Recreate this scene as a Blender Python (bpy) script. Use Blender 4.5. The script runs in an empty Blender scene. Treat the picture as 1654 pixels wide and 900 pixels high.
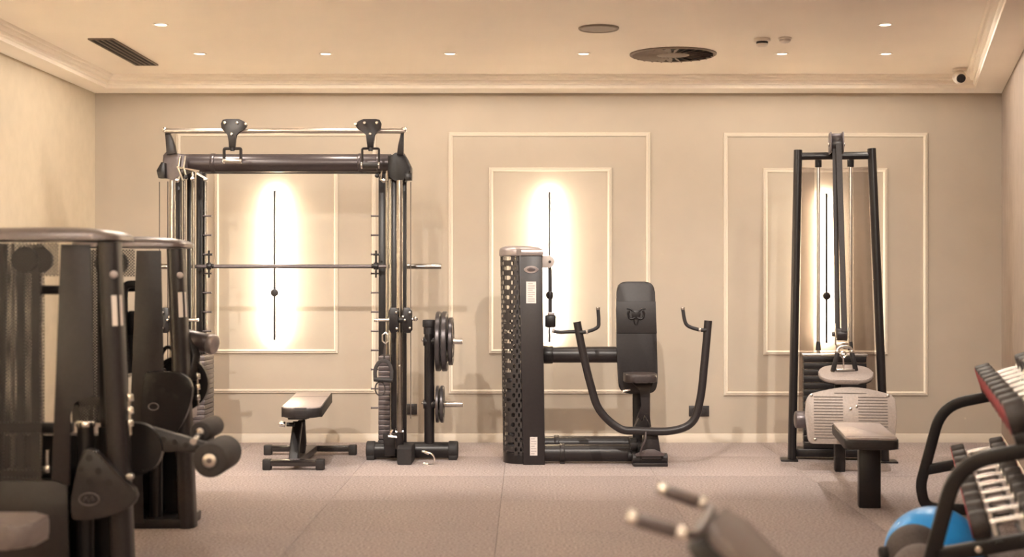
import bpy, bmesh, math, random
from mathutils import Vector, Matrix

random.seed(7)
PI = math.pi
scene = bpy.context.scene
COL = scene.collection

# ------------------------------------------------------------------ camera
EYE, FPX, VPX, VPY = 1.30, 2240.0, 850.0, 450.0
cam_d = bpy.data.cameras.new('camera')
cam = bpy.data.objects.new('camera', cam_d)
COL.objects.link(cam)
cam.location = (0, 0, EYE)
cam.rotation_euler = (PI / 2, 0, 0)
cam_d.sensor_width = 36.0
cam_d.lens = 36.0 * FPX / 1654.0
cam_d.shift_x = -(VPX - 827.0) / 1654.0
cam_d.clip_start = 0.05
cam_d.dof.use_dof = True
cam_d.dof.focus_distance = 10.2
cam_d.dof.aperture_fstop = 1.7
scene.camera = cam

# ------------------------------------------------------------------ world, exposure
w = bpy.data.worlds.new('world')
scene.world = w
w.use_nodes = True
w.node_tree.nodes['Background'].inputs[0].default_value = (1.0, 0.85, 0.7, 1)
w.node_tree.nodes['Background'].inputs[1].default_value = 0.05
vs = scene.view_settings
vs.view_transform = 'Standard'
vs.look = 'None'
vs.gamma = 1.0
vs.use_curve_mapping = False
vs.exposure = 1.32
scene.cycles.use_denoising = True
scene.cycles.max_bounces = 10
scene.cycles.diffuse_bounces = 8
scene.cycles.transparent_max_bounces = 24
scene.cycles.sample_clamp_indirect = 0.0
scene.cycles.caustics_reflective = False
scene.cycles.caustics_refractive = False

WARM = (1.0, 0.895, 0.765)
WARM_WALL = (1.0, 0.885, 0.70)
E_DOWN = 16.0       # watts of each ceiling downlight
E_WALL = 15.0       # watts of each wall light strip
E_SPOT = 165.0      # watts of each adjustable spotlight aimed at the back wall
COOL = (1.0, 0.90, 0.81)


def P(px, py, Y):
    """photo pixel -> world point on the plane at distance Y"""
    return Vector(((px - VPX) * Y / FPX, Y, EYE - (py - VPY) * Y / FPX))


# ------------------------------------------------------------------ materials
BASE = {}
MATS = {}


def mat(name, col, rough=0.5, metal=0.0, noise=0.0, scale=40.0, bump=0.0, bscale=None, spec=0.5, coat=0.0, rnd=0.0):
    m = bpy.data.materials.new(name)
    m.use_nodes = True
    nt = m.node_tree
    b = nt.nodes['Principled BSDF']
    b.inputs['Roughness'].default_value = rough
    b.inputs['Metallic'].default_value = metal
    b.inputs['Specular IOR Level'].default_value = spec
    b.inputs['Coat Weight'].default_value = coat
    tc = nt.nodes.new('ShaderNodeTexCoord')
    n = nt.nodes.new('ShaderNodeTexNoise')
    n.inputs['Scale'].default_value = scale
    n.inputs['Detail'].default_value = 5
    nt.links.new(tc.outputs['Object'], n.inputs['Vector'])
    r = nt.nodes.new('ShaderNodeValToRGB')
    r.color_ramp.elements[0].position = 0.3
    r.color_ramp.elements[1].position = 0.7
    r.color_ramp.elements[0].color = tuple(c * (1 - noise) for c in col) + (1,)
    r.color_ramp.elements[1].color = tuple(min(1, c * (1 + noise)) for c in col) + (1,)
    nt.links.new(n.outputs['Fac'], r.inputs['Fac'])
    out = r.outputs['Color']
    if rnd:
        oi = nt.nodes.new('ShaderNodeObjectInfo')
        mr = nt.nodes.new('ShaderNodeMapRange')
        mr.inputs['To Min'].default_value = 1 - rnd
        mr.inputs['To Max'].default_value = 1 + rnd
        nt.links.new(oi.outputs['Random'], mr.inputs['Value'])
        vm = nt.nodes.new('ShaderNodeVectorMath')
        vm.operation = 'SCALE'
        nt.links.new(out, vm.inputs[0])
        nt.links.new(mr.outputs['Result'], vm.inputs['Scale'])
        out = vm.outputs['Vector']
    nt.links.new(out, b.inputs['Base Color'])
    if bump:
        n2 = nt.nodes.new('ShaderNodeTexNoise')
        n2.inputs['Scale'].default_value = bscale or scale
        n2.inputs['Detail'].default_value = 4
        nt.links.new(tc.outputs['Object'], n2.inputs['Vector'])
        bp = nt.nodes.new('ShaderNodeBump')
        bp.inputs['Strength'].default_value = bump
        bp.inputs['Distance'].default_value = 0.004
        nt.links.new(n2.outputs['Fac'], bp.inputs['Height'])
        nt.links.new(bp.outputs['Normal'], b.inputs['Normal'])
    MATS[name] = m
    return m


def emit_mat(name, col, strength):
    m = bpy.data.materials.new(name)
    m.use_nodes = True
    nt = m.node_tree
    b = nt.nodes['Principled BSDF']
    b.inputs['Base Color'].default_value = (*col, 1)
    b.inputs['Emission Color'].default_value = (*col, 1)
    b.inputs['Emission Strength'].default_value = strength
    MATS[name] = m


def perforated_mat(name, col, pitch, thresh, zs=1.0):
    """dark sheet metal with a regular grid of punched holes"""
    m = bpy.data.materials.new(name)
    m.use_nodes = True
    nt = m.node_tree
    b = nt.nodes['Principled BSDF']
    b.inputs['Base Color'].default_value = (*col, 1)
    b.inputs['Roughness'].default_value = 0.5
    tc = nt.nodes.new('ShaderNodeTexCoord')
    sx = nt.nodes.new('ShaderNodeSeparateXYZ')
    nt.links.new(tc.outputs['Object'], sx.inputs[0])

    def mth(op, a, c=None):
        k = nt.nodes.new('ShaderNodeMath')
        k.operation = op
        for i, v in enumerate((a, c)):
            if v is None:
                continue
            if isinstance(v, (int, float)):
                k.inputs[i].default_value = v
            else:
                nt.links.new(v, k.inputs[i])
        return k.outputs[0]
    h = mth('ADD', sx.outputs[0], sx.outputs[1])
    k = 2 * PI / pitch
    zz = mth('MULTIPLY', sx.outputs[2], zs)
    s1 = mth('SINE', mth('MULTIPLY', mth('ADD', h, zz), k * 0.7071))
    s2 = mth('SINE', mth('MULTIPLY', mth('SUBTRACT', h, zz), k * 0.7071))
    hole = mth('GREATER_THAN', mth('ADD', s1, s2), thresh)
    tr = nt.nodes.new('ShaderNodeBsdfTransparent')
    mx = nt.nodes.new('ShaderNodeMixShader')
    nt.links.new(hole, mx.inputs[0])
    nt.links.new(b.outputs[0], mx.inputs[1])
    nt.links.new(tr.outputs[0], mx.inputs[2])
    nt.links.new(mx.outputs[0], nt.nodes['Material Output'].inputs['Surface'])
    MATS[name] = m


def clear_mat(name, tint, gloss):
    """smoked clear acrylic sheet"""
    m = bpy.data.materials.new(name)
    m.use_nodes = True
    nt = m.node_tree
    nt.nodes.remove(nt.nodes['Principled BSDF'])
    tr = nt.nodes.new('ShaderNodeBsdfTransparent')
    tr.inputs[0].default_value = (*tint, 1)
    gl = nt.nodes.new('ShaderNodeBsdfGlossy')
    gl.inputs['Roughness'].default_value = 0.12
    gl.inputs[0].default_value = (0.8, 0.8, 0.8, 1)
    mx = nt.nodes.new('ShaderNodeMixShader')
    mx.inputs[0].default_value = gloss
    nt.links.new(tr.outputs[0], mx.inputs[1])
    nt.links.new(gl.outputs[0], mx.inputs[2])
    nt.links.new(mx.outputs[0], nt.nodes['Material Output'].inputs['Surface'])
    MATS[name] = m


mat('wall_paint', (0.445, 0.382, 0.310), 0.75, noise=0.03, scale=3, bump=0.05, bscale=120, spec=0.2)
mat('wall_fabric', (0.50, 0.428, 0.325), 0.8, noise=0.045, scale=9, bump=0.10, bscale=60, spec=0.15)
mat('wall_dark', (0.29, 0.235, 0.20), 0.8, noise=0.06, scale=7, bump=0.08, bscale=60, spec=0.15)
mat('trim_paint', (0.60, 0.525, 0.435), 0.5, noise=0.02, scale=5, spec=0.3)
mat('ceiling_paint', (0.90, 0.83, 0.745), 0.8, noise=0.015, scale=2, spec=0.15)
mat('carpet', (0.35, 0.297, 0.285), 0.9, noise=0.42, scale=75, bump=0.6, bscale=170, spec=0.15, rnd=0.035)
mat('joint', (0.13, 0.108, 0.098), 0.95, noise=0.2, scale=30)
mat('black_metal', (0.012, 0.0098, 0.0105), 0.34, noise=0.12, scale=60, spec=0.38)
mat('dark_metal', (0.021, 0.0165, 0.0172), 0.38, noise=0.12, scale=50, spec=0.42)
mat('gunmetal', (0.12, 0.10, 0.102), 0.33, 0.45, noise=0.08, scale=40)
mat('silver_paint', (0.33, 0.29, 0.285), 0.34, 0.5, noise=0.05, scale=40)
mat('pale_grey', (0.52, 0.45, 0.41), 0.5, noise=0.05, scale=40)
mat('chrome', (0.80, 0.77, 0.74), 0.16, 1.0, noise=0.04, scale=30)
mat('steel', (0.55, 0.51, 0.48), 0.30, 1.0, noise=0.08, scale=60)
mat('groove', (0.12, 0.094, 0.082), 0.7, noise=0.1, scale=60)
mat('cap_grey', (0.19, 0.165, 0.165), 0.33, 0.5, noise=0.05, scale=40)
mat('stool_grey', (0.16, 0.132, 0.125), 0.45, noise=0.1, scale=50)
mat('gloss_black', (0.020, 0.016, 0.016), 0.18, noise=0.1, scale=40, coat=0.4)
mat('tube_dark', (0.060, 0.048, 0.050), 0.30, 0.35, noise=0.08, scale=40)
mat('post_chrome', (0.42, 0.39, 0.36), 0.22, 1.0, noise=0.08, scale=40)
mat('leather', (0.017, 0.0135, 0.0138), 0.50, noise=0.15, scale=60, bump=0.12, bscale=250)
mat('leather_brown', (0.042, 0.032, 0.031), 0.40, noise=0.12, scale=60, bump=0.10, bscale=250)
mat('seat_grey', (0.37, 0.315, 0.30), 0.34, noise=0.10, scale=50, bump=0.10, bscale=200)  # lightened to carry wall light reflected off the bench top
mat('rubber', (0.014, 0.0115, 0.012), 0.62, noise=0.15, scale=60, bump=0.1, bscale=200)
mat('foam', (0.036, 0.029, 0.028), 0.75, noise=0.12, scale=90, bump=0.15, bscale=200)
mat('belt', (0.030, 0.025, 0.025), 0.65, noise=0.2, scale=120)
mat('plate_iron', (0.075, 0.067, 0.070), 0.28, 0.5, noise=0.12, scale=40)
mat('foot_plate', (0.31, 0.26, 0.228), 0.48, 0.1, noise=0.10, scale=90, bump=0.08, bscale=300)
mat('pad_pale', (0.29, 0.242, 0.22), 0.5, noise=0.12, scale=90, bump=0.1, bscale=250)
mat('label_white', (0.66, 0.60, 0.57), 0.5, noise=0.03, scale=50)
mat('label_grey', (0.33, 0.29, 0.28), 0.5, noise=0.05, scale=50)
mat('red_plastic', (0.42, 0.030, 0.045), 0.4, noise=0.10, scale=50)
mat('dumbbell_rubber', (0.055, 0.046, 0.044), 0.48, noise=0.15, scale=60)
mat('knurl', (0.86, 0.83, 0.80), 0.26, 1.0, noise=0.10, scale=300, bump=0.2, bscale=500)
mat('blue_vinyl', (0.035, 0.38, 1.0), 0.28, noise=0.05, scale=20, coat=0.3)
mat('ball_rubber', (0.085, 0.070, 0.066), 0.7, noise=0.22, scale=110, bump=0.5, bscale=120)
mat('ball_rubber_pale', (0.15, 0.125, 0.118), 0.7, noise=0.22, scale=110, bump=0.5, bscale=120)
mat('socket_black', (0.035, 0.030, 0.030), 0.35, noise=0.1, scale=40)
mat('vent_dark', (0.012, 0.009, 0.008), 0.7, noise=0.1, scale=30)
mat('vent_bronze', (0.17, 0.125, 0.095), 0.5, noise=0.06, scale=30)
mat('grille_grey', (0.27, 0.215, 0.185), 0.6, noise=0.06, scale=60)
mat('white_plastic', (0.74, 0.67, 0.60), 0.4, noise=0.02, scale=30)
mat('lens_black', (0.01, 0.008, 0.009), 0.12, noise=0.05, scale=30)
mat('wire', (0.10, 0.08, 0.07), 0.5, noise=0.1, scale=50)
emit_mat('lamp_lens', (1.0, 0.88, 0.74), 2.2)
emit_mat('led_strip', (1.0, 0.86, 0.68), 6.0)
perforated_mat('perforated', (0.032, 0.026, 0.025), 0.011, 0.05)
perforated_mat('perforated_coarse', (0.032, 0.026, 0.025), 0.017, 0.45, 0.35)
clear_mat('smoked_acrylic', (0.82, 0.79, 0.775), 0.05)


# ------------------------------------------------------------------ mesh builder
def frame_from(d, up=None):
    d = Vector(d).normalized()
    up = Vector(up) if up is not None else (Vector((0, 0, 1)) if abs(d.z) < 0.95 else Vector((0, 1, 0)))
    a = (up - d * up.dot(d)).normalized()
    return a, d.cross(a).normalized(), d


def fillet(pts, rad, n=7):
    """round the inner corners of a polyline"""
    pts = [Vector(p) for p in pts]
    out = [pts[0]]
    for i in range(1, len(pts) - 1):
        r = rad[i - 1] if isinstance(rad, (list, tuple)) else rad
        a, b, c = pts[i - 1], pts[i], pts[i + 1]
        u, v = (a - b), (c - b)
        r = min(r, u.length * 0.49, v.length * 0.49)
        p0, p1 = b + u.normalized() * r, b + v.normalized() * r
        for k in range(n + 1):
            t = k / n
            out.append(p0 * (1 - t) ** 2 + b * 2 * t * (1 - t) + p1 * t ** 2)
    out.append(pts[-1])
    return out


class MB:
    def __init__(self):
        self.bm = bmesh.new()

    def _add(self, verts, faces):
        vs_ = [self.bm.verts.new(v) for v in verts]
        for f in faces:
            try:
                self.bm.faces.new([vs_[i] for i in f])
            except ValueError:
                pass
        return self

    def box(self, c, s, rot=None, bev=0.0, seg=2):
        t = bmesh.new()
        bmesh.ops.create_cube(t, size=1.0)
        for v in t.verts:
            v.co = Vector((v.co.x * s[0], v.co.y * s[1], v.co.z * s[2]))
        if bev:
            bmesh.ops.bevel(t, geom=list(t.edges), offset=min(bev, min(s) * 0.49), segments=seg, profile=0.5, affect='EDGES')
        self._merge(t, c, rot)
        return self

    def _merge(self, t, c=(0, 0, 0), rot=None):
        c = Vector(c)
        idx = {}
        for v in t.verts:
            co = (rot @ v.co) if rot is not None else v.co
            idx[v] = self.bm.verts.new(co + c)
        for f in t.faces:
            try:
                self.bm.faces.new([idx[v] for v in f.verts])
            except ValueError:
                pass
        t.free()

    def cyl(self, p0, p1, r0, r1=None, n=20, bev=0.0):
        p0, p1 = Vector(p0), Vector(p1)
        r1 = r0 if r1 is None else r1
        L = (p1 - p0).length
        if bev:
            b = min(bev, L * 0.45, min(r0, r1) * 0.9)
            prof = [(0, 0), (r0 - b, 0), (r0 - b * .3, b * .3), (r0, b), (r1, L - b), (r1 - b * .3, L - b * .3), (r1 - b, L), (0, L)]
        else:
            prof = [(0, 0), (r0, 0), (r1, L), (0, L)]
        return self.lathe(prof, p0, p1 - p0, n)

    def lathe(self, prof, o, axis, n=24, sx=1.0, sy=1.0, up=None):
        a, b, d = frame_from(axis, up)
        o = Vector(o)
        rings = []
        for (r, h) in prof:
            if r < 1e-7:
                rings.append([self.bm.verts.new(o + d * h)])
            else:
                rings.append([self.bm.verts.new(o + d * h + (a * math.cos(2 * PI * k / n) * sx + b * math.sin(2 * PI * k / n) * sy) * r) for k in range(n)])
        for i in range(len(rings) - 1):
            A, B = rings[i], rings[i + 1]
            for k in range(n):
                k2 = (k + 1) % n
                try:
                    if len(A) == 1 and len(B) == 1:
                        break
                    if len(A) == 1:
                        self.bm.faces.new((A[0], B[k2], B[k]))
                    elif len(B) == 1:
                        self.bm.faces.new((A[k], A[k2], B[0]))
                    else:
                        self.bm.faces.new((A[k], A[k2], B[k2], B[k]))
                except ValueError:
                    pass
        return self

    def tube(self, pts, r, n=12, closed=False, sec=None, up=None, cap=True):
        """sweep a round (or given) section along a path"""
        pts = [Vector(p) for p in pts]
        m = len(pts)
        sec = sec or [(math.cos(2 * PI * k / n) * r, math.sin(2 * PI * k / n) * r) for k in range(n)]
        ns = len(sec)
        rings = []
        a = None
        for i in range(m):
            if closed:
                d = (pts[(i + 1) % m] - pts[i - 1]).normalized()
            elif i == 0:
                d = (pts[1] - pts[0]).normalized()
            elif i == m - 1:
                d = (pts[-1] - pts[-2]).normalized()
            else:
                d = ((pts[i + 1] - pts[i]).normalized() + (pts[i] - pts[i - 1]).normalized()).normalized()
            if a is None or up is not None:
                a, b, d = frame_from(d, up)
            else:
                a = (a - d * a.dot(d)).normalized()
                b = d.cross(a).normalized()
            rings.append([self.bm.verts.new(pts[i] + a * s[0] + b * s[1]) for s in sec])
        rng = range(m) if closed else range(m - 1)
        for i in rng:
            A, B = rings[i], rings[(i + 1) % m]
            for k in range(ns):
                k2 = (k + 1) % ns
                self.bm.faces.new((A[k], A[k2], B[k2], B[k]))
        if cap and not closed:
            self.bm.faces.new(rings[0][::-1])
            self.bm.faces.new(rings[-1])
        return self

    def prism(self, poly, o, u, v, t, bev=0.0, holes=None):
        """polygon in the (u, v) plane through o, thickened by t along u x v (both ways)"""
        o, u, v = Vector(o), Vector(u), Vector(v)
        nrm = u.cross(v).normalized()
        t_ = bmesh.new()
        A = [t_.verts.new(o + u * p[0] + v * p[1] - nrm * t / 2) for p in poly]
        B = [t_.verts.new(o + u * p[0] + v * p[1] + nrm * t / 2) for p in poly]
        fa = t_.faces.new(A[::-1])
        fb = t_.faces.new(B)
        n = len(poly)
        for k in range(n):
            t_.faces.new((A[k], A[(k + 1) % n], B[(k + 1) % n], B[k]))
        if bev:
            ed = list(fa.edges) + list(fb.edges)
            bmesh.ops.bevel(t_, geom=ed, offset=bev, segments=2, profile=0.5, affect='EDGES')
        self._merge(t_)
        return self

    def sphere(self, c, r, sc=(1, 1, 1), n=24, m=14, h0=-1.0, h1=1.0, axis=(0, 0, 1)):
        a, b, d = frame_from(axis)
        c = Vector(c)
        a0, a1 = math.asin(h0), math.asin(h1)
        prof = []
        for i in range(m + 1):
            t = a0 + (a1 - a0) * i / m
            prof.append((max(0.0, r * math.cos(t)) if 1e-4 < abs(math.cos(t)) else 0.0, r * math.sin(t)))
        rings = []
        for (rr, h) in prof:
            if rr < 1e-6:
                rings.append([self.bm.verts.new(c + d * h * sc[2])])
            else:
                rings.append([self.bm.verts.new(c + d * h * sc[2] + a * math.cos(2 * PI * k / n) * rr * sc[0] + b * math.sin(2 * PI * k / n) * rr * sc[1]) for k in range(n)])
        for i in range(len(rings) - 1):
            A, B = rings[i], rings[i + 1]
            for k in range(n):
                k2 = (k + 1) % n
                if len(A) == 1:
                    self.bm.faces.new((A[0], B[k2], B[k]))
                elif len(B) == 1:
                    self.bm.faces.new((A[k], A[k2], B[0]))
                else:
                    self.bm.faces.new((A[k], A[k2], B[k2], B[k]))
        if h0 > -1:
            self.bm.faces.new(rings[0][::-1])
        return self

    def torus(self, c, axis, R, r, n=24, m=8, sx=1.0, sy=1.0):
        a, b, d = frame_from(axis)
        c = Vector(c)
        self.tube([c + (a * math.cos(2 * PI * k / n) * sx + b * math.sin(2 * PI * k / n) * sy) * R for k in range(n)], r, m, closed=True)
        return self

    def mesh(self, name, m, off=None):
        bmesh.ops.recalc_face_normals(self.bm, faces=list(self.bm.faces))
        if off is not None:
            for v_ in self.bm.verts:
                v_.co -= off
        me = bpy.data.meshes.new(name)
        self.bm.to_mesh(me)
        self.bm.free()
        for p in me.polygons:
            p.use_smooth = True
        me.set_sharp_from_angle(angle=math.radians(38))
        me.materials.append(MATS[m])
        return me

    def build(self, name, m, parent=None, off=None, label=None):
        if off is None and parent is not None:
            root = parent
            while root.parent:
                root = root.parent
            off = Vector(BASE.get(root.name, (0, 0, 0)))
        me = self.mesh(name, m, off)
        o = bpy.data.objects.new(name, me)
        COL.objects.link(o)
        if parent is not None:
            o.parent = parent
        if label:
            o['label'] = label
        return o


def thing(name, label, cat, loc=(0, 0, 0), rotz=0.0, group=None, local=False):
    """Empty at the base of a thing; with local=False its parts are written in world coordinates"""
    o = bpy.data.objects.new(name, None)
    o.empty_display_size = 0.1
    COL.objects.link(o)
    o.location = loc
    o.rotation_euler = (0, 0, rotz)
    o['label'] = label
    o['category'] = cat
    if group:
        o['group'] = group
    if not local:
        BASE[o.name] = tuple(loc)
    return o


def tag(o, label, cat, group=None):
    o['label'] = label
    o['category'] = cat
    if group:
        o['group'] = group
    return o


def struct(o, label=None, cat=None):
    o['kind'] = 'structure'
    if label:
        o['label'] = label
    if cat:
        o['category'] = cat
    return o


def copy_tree(o, parent=None):
    c = o.copy()
    COL.objects.link(c)
    c.parent = parent
    for ch in list(o.children):
        copy_tree(ch, c)
    return c


def rect_sec(w_, h_, r=0.008):
    """rounded rectangle section for tube()"""
    out = []
    for cx, cy, a0 in ((w_ / 2 - r, h_ / 2 - r, 0), (-w_ / 2 + r, h_ / 2 - r, 90), (-w_ / 2 + r, -h_ / 2 + r, 180), (w_ / 2 - r, -h_ / 2 + r, 270)):
        for k in range(4):
            t = math.radians(a0 + 30 * k)
            out.append((cx + r * math.cos(t), cy + r * math.sin(t)))
    return out


def rrect(w_, h_, r, n=5, cx=0, cy=0):
    out = []
    for sx, sy, a0 in ((1, 1, 0), (-1, 1, 90), (-1, -1, 180), (1, -1, 270)):
        for k in range(n + 1):
            t = math.radians(a0 + 90 * k / n)
            out.append((cx + sx * (w_ / 2 - r) + r * math.cos(t), cy + sy * (h_ / 2 - r) + r * math.sin(t)))
    return out


X, Yv, Z = Vector((1, 0, 0)), Vector((0, 1, 0)), Vector((0, 0, 1))

# ------------------------------------------------------------------ room shell
WY = 11.0
ROOM = [(-3.42, 11.0), (3.77, 11.0), (1.57, 3.0), (3.5, 3.0), (3.5, -3.0), (-3.42, -3.0)]   # clockwise from the back left corner
SOFFIT_Z, CEIL_Z = 2.77, 2.87
TRAY_D = [0.29, 0.215, 0.20, 0.20, 0.20, 0.18]


def offset_poly(poly, ds):
    """move every edge i (i -> i+1) of a clockwise polygon inwards by ds[i]"""
    n = len(poly)
    lines = []
    for i in range(n):
        p, q = Vector(poly[i]), Vector(poly[(i + 1) % n])
        d = (q - p).normalized()
        nin = Vector((d.y, -d.x))
        lines.append((p + nin * ds[i], d))
    out = []
    for i in range(n):
        (p, d), (q, e) = lines[i - 1], lines[i]
        den = d.x * e.y - d.y * e.x
        t = ((q.x - p.x) * e.y - (q.y - p.y) * e.x) / den
        out.append(tuple(p + d * t))
    return out


def clip_half(poly, p, nrm):
    out = []
    for i in range(len(poly)):
        a, b = Vector(poly[i]), Vector(poly[(i + 1) % len(poly)])
        da, db = (a - p).dot(nrm), (b - p).dot(nrm)
        if da >= 0:
            out.append(tuple(a))
        if (da >= 0) != (db >= 0):
            out.append(tuple(a + (b - a) * da / (da - db)))
    return out


# floor: base slab with one-metre carpet tiles laid on it
mb = MB()
mb.box((0.2, 4.0, -0.06), (7.6, 14.4, 0.09))
floor = struct(mb.build('floor', 'joint'))
GAP = 0.0007
tile_mesh = None
wp, wq = Vector(ROOM[1]), Vector(ROOM[2])
wd = (wq - wp).normalized()
wn = Vector((wd.y, -wd.x))
for iy in range(15):
    for ix in range(8):
        x0, y0 = -3.148 + ix - 1.0, 10.13 - iy
        x1, y1 = x0 + 1.0, y0 + 1.0
        x0c, x1c, y0c, y1c = max(x0, -3.42), min(x1, 3.77), max(y0, -3.0), min(y1, 11.0)
        if x1c - x0c < 0.02 or y1c - y0c < 0.02:
            continue
        poly = [(x0c + GAP, y0c + GAP), (x1c - GAP, y0c + GAP), (x1c - GAP, y1c - GAP), (x0c + GAP, y1c - GAP)]
        full = (x0c, x1c, y0c, y1c) == (x0, x1, y0, y1)
        if y1c > 3.0:
            cp = clip_half(poly, wp, wn)
            if len(cp) < 3:
                continue
            if len(cp) != 4 or any((Vector(a) - Vector(b)).length > 1e-6 for a, b in zip(cp, poly)):
                full = False
            poly = cp
        elif x1c > 3.5:
            poly = [(min(a, 3.5), b) for a, b in poly]
            full = False
        cx, cy = (x0 + x1) / 2, (y0 + y1) / 2
        if full and tile_mesh is not None:
            me = tile_mesh
        else:
            m2 = MB()
            m2.prism([(a - cx, b - cy) for a, b in poly], (0, 0, -0.0075), X, Yv, 0.015, bev=0.0012)
            me = m2.mesh('floor_tile', 'carpet')
            if full:
                tile_mesh = me
        o = bpy.data.objects.new('floor_tile', me)
        COL.objects.link(o)
        o.parent = floor
        o.location = (cx, cy, 0)


def wall(name, p, q, m, t=0.12, h=3.0):
    p, q = Vector(p), Vector(q)
    d = (q - p).normalized()
    nout = Vector((-d.y, d.x))
    a, b = p - d * 0.0, q + d * 0.0
    mb = MB()
    poly = [a, b, b + nout * t, a + nout * t]
    mb.prism([tuple(v) for v in poly], (0, 0, h / 2 - 0.02), X, Yv, h)
    return struct(mb.build(name, m))


wall('wall_back', ROOM[0], ROOM[1], 'wall_paint')
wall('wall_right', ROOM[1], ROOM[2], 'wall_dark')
wall('wall_alcove_end', ROOM[2], ROOM[3], 'wall_paint')
wall('wall_alcove_side', ROOM[3], ROOM[4], 'wall_paint')
wall('wall_front', ROOM[4], ROOM[5], 'wall_paint')
wall('wall_left', ROOM[5], ROOM[0], 'wall_fabric')

TRAY = offset_poly(ROOM, TRAY_D)
# lowered soffit band round the tray
mb = MB()
for i in range(6):
    j = (i + 1) % 6
    mb.prism([ROOM[i], ROOM[j], TRAY[j], TRAY[i]], (0, 0, SOFFIT_Z + 0.06), X, Yv, 0.12)
struct(mb.build('ceiling_soffit', 'ceiling_paint'))
mb = MB()
mb.prism(offset_poly(TRAY, [-0.02] * 6), (0, 0, CEIL_Z + 0.04), X, Yv, 0.08)
struct(mb.build('ceiling', 'ceiling_paint'))
# stepped cornice running round the tray
prof = [(0.002, 2.7694), (0.002, 2.795), (0.010, 2.797), (0.016, 2.804), (0.016, 2.826), (0.030, 2.829), (0.040, 2.838), (0.044, 2.850), (0.058, 2.852), (0.066, 2.862), (0.068, 2.8705)]
for i, nm in zip(range(6), ('trim_cornice_back', 'trim_cornice_right', 'trim_cornice_alcove_end', 'trim_cornice_alcove_side', 'trim_cornice_front', 'trim_cornice_left')):
    mb = MB()
    rings = []
    for (t, z) in prof:
        pl = offset_poly(TRAY, [t] * 6)
        rings.append((Vector((*pl[i], z)), Vector((*pl[(i + 1) % 6], z))))
    back = offset_poly(TRAY, [0.0008] * 6)
    rings.append((Vector((*back[i], 2.8705)), Vector((*back[(i + 1) % 6], 2.8705))))
    rings.append((Vector((*back[i], 2.7694)), Vector((*back[(i + 1) % 6], 2.7694))))
    vv = [(mb.bm.verts.new(a), mb.bm.verts.new(b)) for a, b in rings]
    n = len(vv)
    for k in range(n):
        mb.bm.faces.new((vv[k][0], vv[k][1], vv[(k + 1) % n][1], vv[(k + 1) % n][0]))
    mb.bm.faces.new([v[0] for v in vv][::-1])
    mb.bm.faces.new([v[1] for v in vv])
    struct(mb.build(nm, 'ceiling_paint'))


# baseboards
def baseboard(name, p, q):
    p, q = Vector(p), Vector(q)
    d = (q - p).normalized()
    nin = Vector((d.y, -d.x))
    mb = MB()
    prof = [(0, 0), (0.016, 0), (0.016, 0.052), (0.011, 0.060), (0.011, 0.064), (0.005, 0.070), (0, 0.070)]
    A = [mb.bm.verts.new((*(p + nin * a), z)) for a, z in prof]
    B = [mb.bm.verts.new((*(q + nin * a), z)) for a, z in prof]
    n = len(prof)
    for k in range(n):
        mb.bm.faces.new((A[k], A[(k + 1) % n], B[(k + 1) % n], B[k]))
    mb.bm.faces.new(A[::-1])
    mb.bm.faces.new(B)
    return struct(mb.build(name, 'trim_paint'))


baseboard('baseboard_back', ROOM[0], ROOM[1])
baseboard('baseboard_right', ROOM[1], ROOM[2])
baseboard('baseboard_alcove_end', ROOM[2], ROOM[3])
baseboard('baseboard_alcove_side', ROOM[3], ROOM[4])
baseboard('baseboard_front', ROOM[4], ROOM[5])
baseboard('baseboard_left', ROOM[5], ROOM[0])

# picture-frame mouldings on the back wall: three large frames, each with a smaller one inside
tn = 0
for (l, t, r, b) in ((288, 217, 604, 632), (728, 217, 1047, 633), (1172, 218, 1495, 636),
                     (350, 274, 543, 568), (793, 274, 985, 568), (1236, 275, 1430, 570)):
    tn += 1
    tl, br = P(l, t, WY), P(r, b, WY)
    mb = MB()
    prof = [(0.0, 0.0), (0.0, 0.010), (0.006, 0.016), (0.012, 0.014), (0.020, 0.020), (0.028, 0.016), (0.033, 0.006), (0.033, 0.0)]
    rings = []
    for (a, dpt) in prof:
        e = a - 0.016
        rings.append([mb.bm.verts.new((xx, WY - dpt, zz)) for xx, zz in ((tl.x + e, tl.z - e), (br.x - e, tl.z - e), (br.x - e, br.z + e), (tl.x + e, br.z + e))])
    n = len(prof)
    for k in range(n):
        for q in range(4):
            mb.bm.faces.new((rings[k][q], rings[k][(q + 1) % 4], rings[(k + 1) % n][(q + 1) % 4], rings[(k + 1) % n][q]))
    struct(mb.build('trim_%d' % tn, 'trim_paint'))

# ------------------------------------------------------------------ wall lights: slim rod with LED strip facing the wall
WALL_LABELS = ['slim black rod wall light with small disc, inside the panel behind the rack machine',
               'slim black rod wall light with small disc, behind the chest press tower',
               'slim black rod wall light with small disc, seen behind the seated row machine']
WALL_GAP = 0.065


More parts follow.
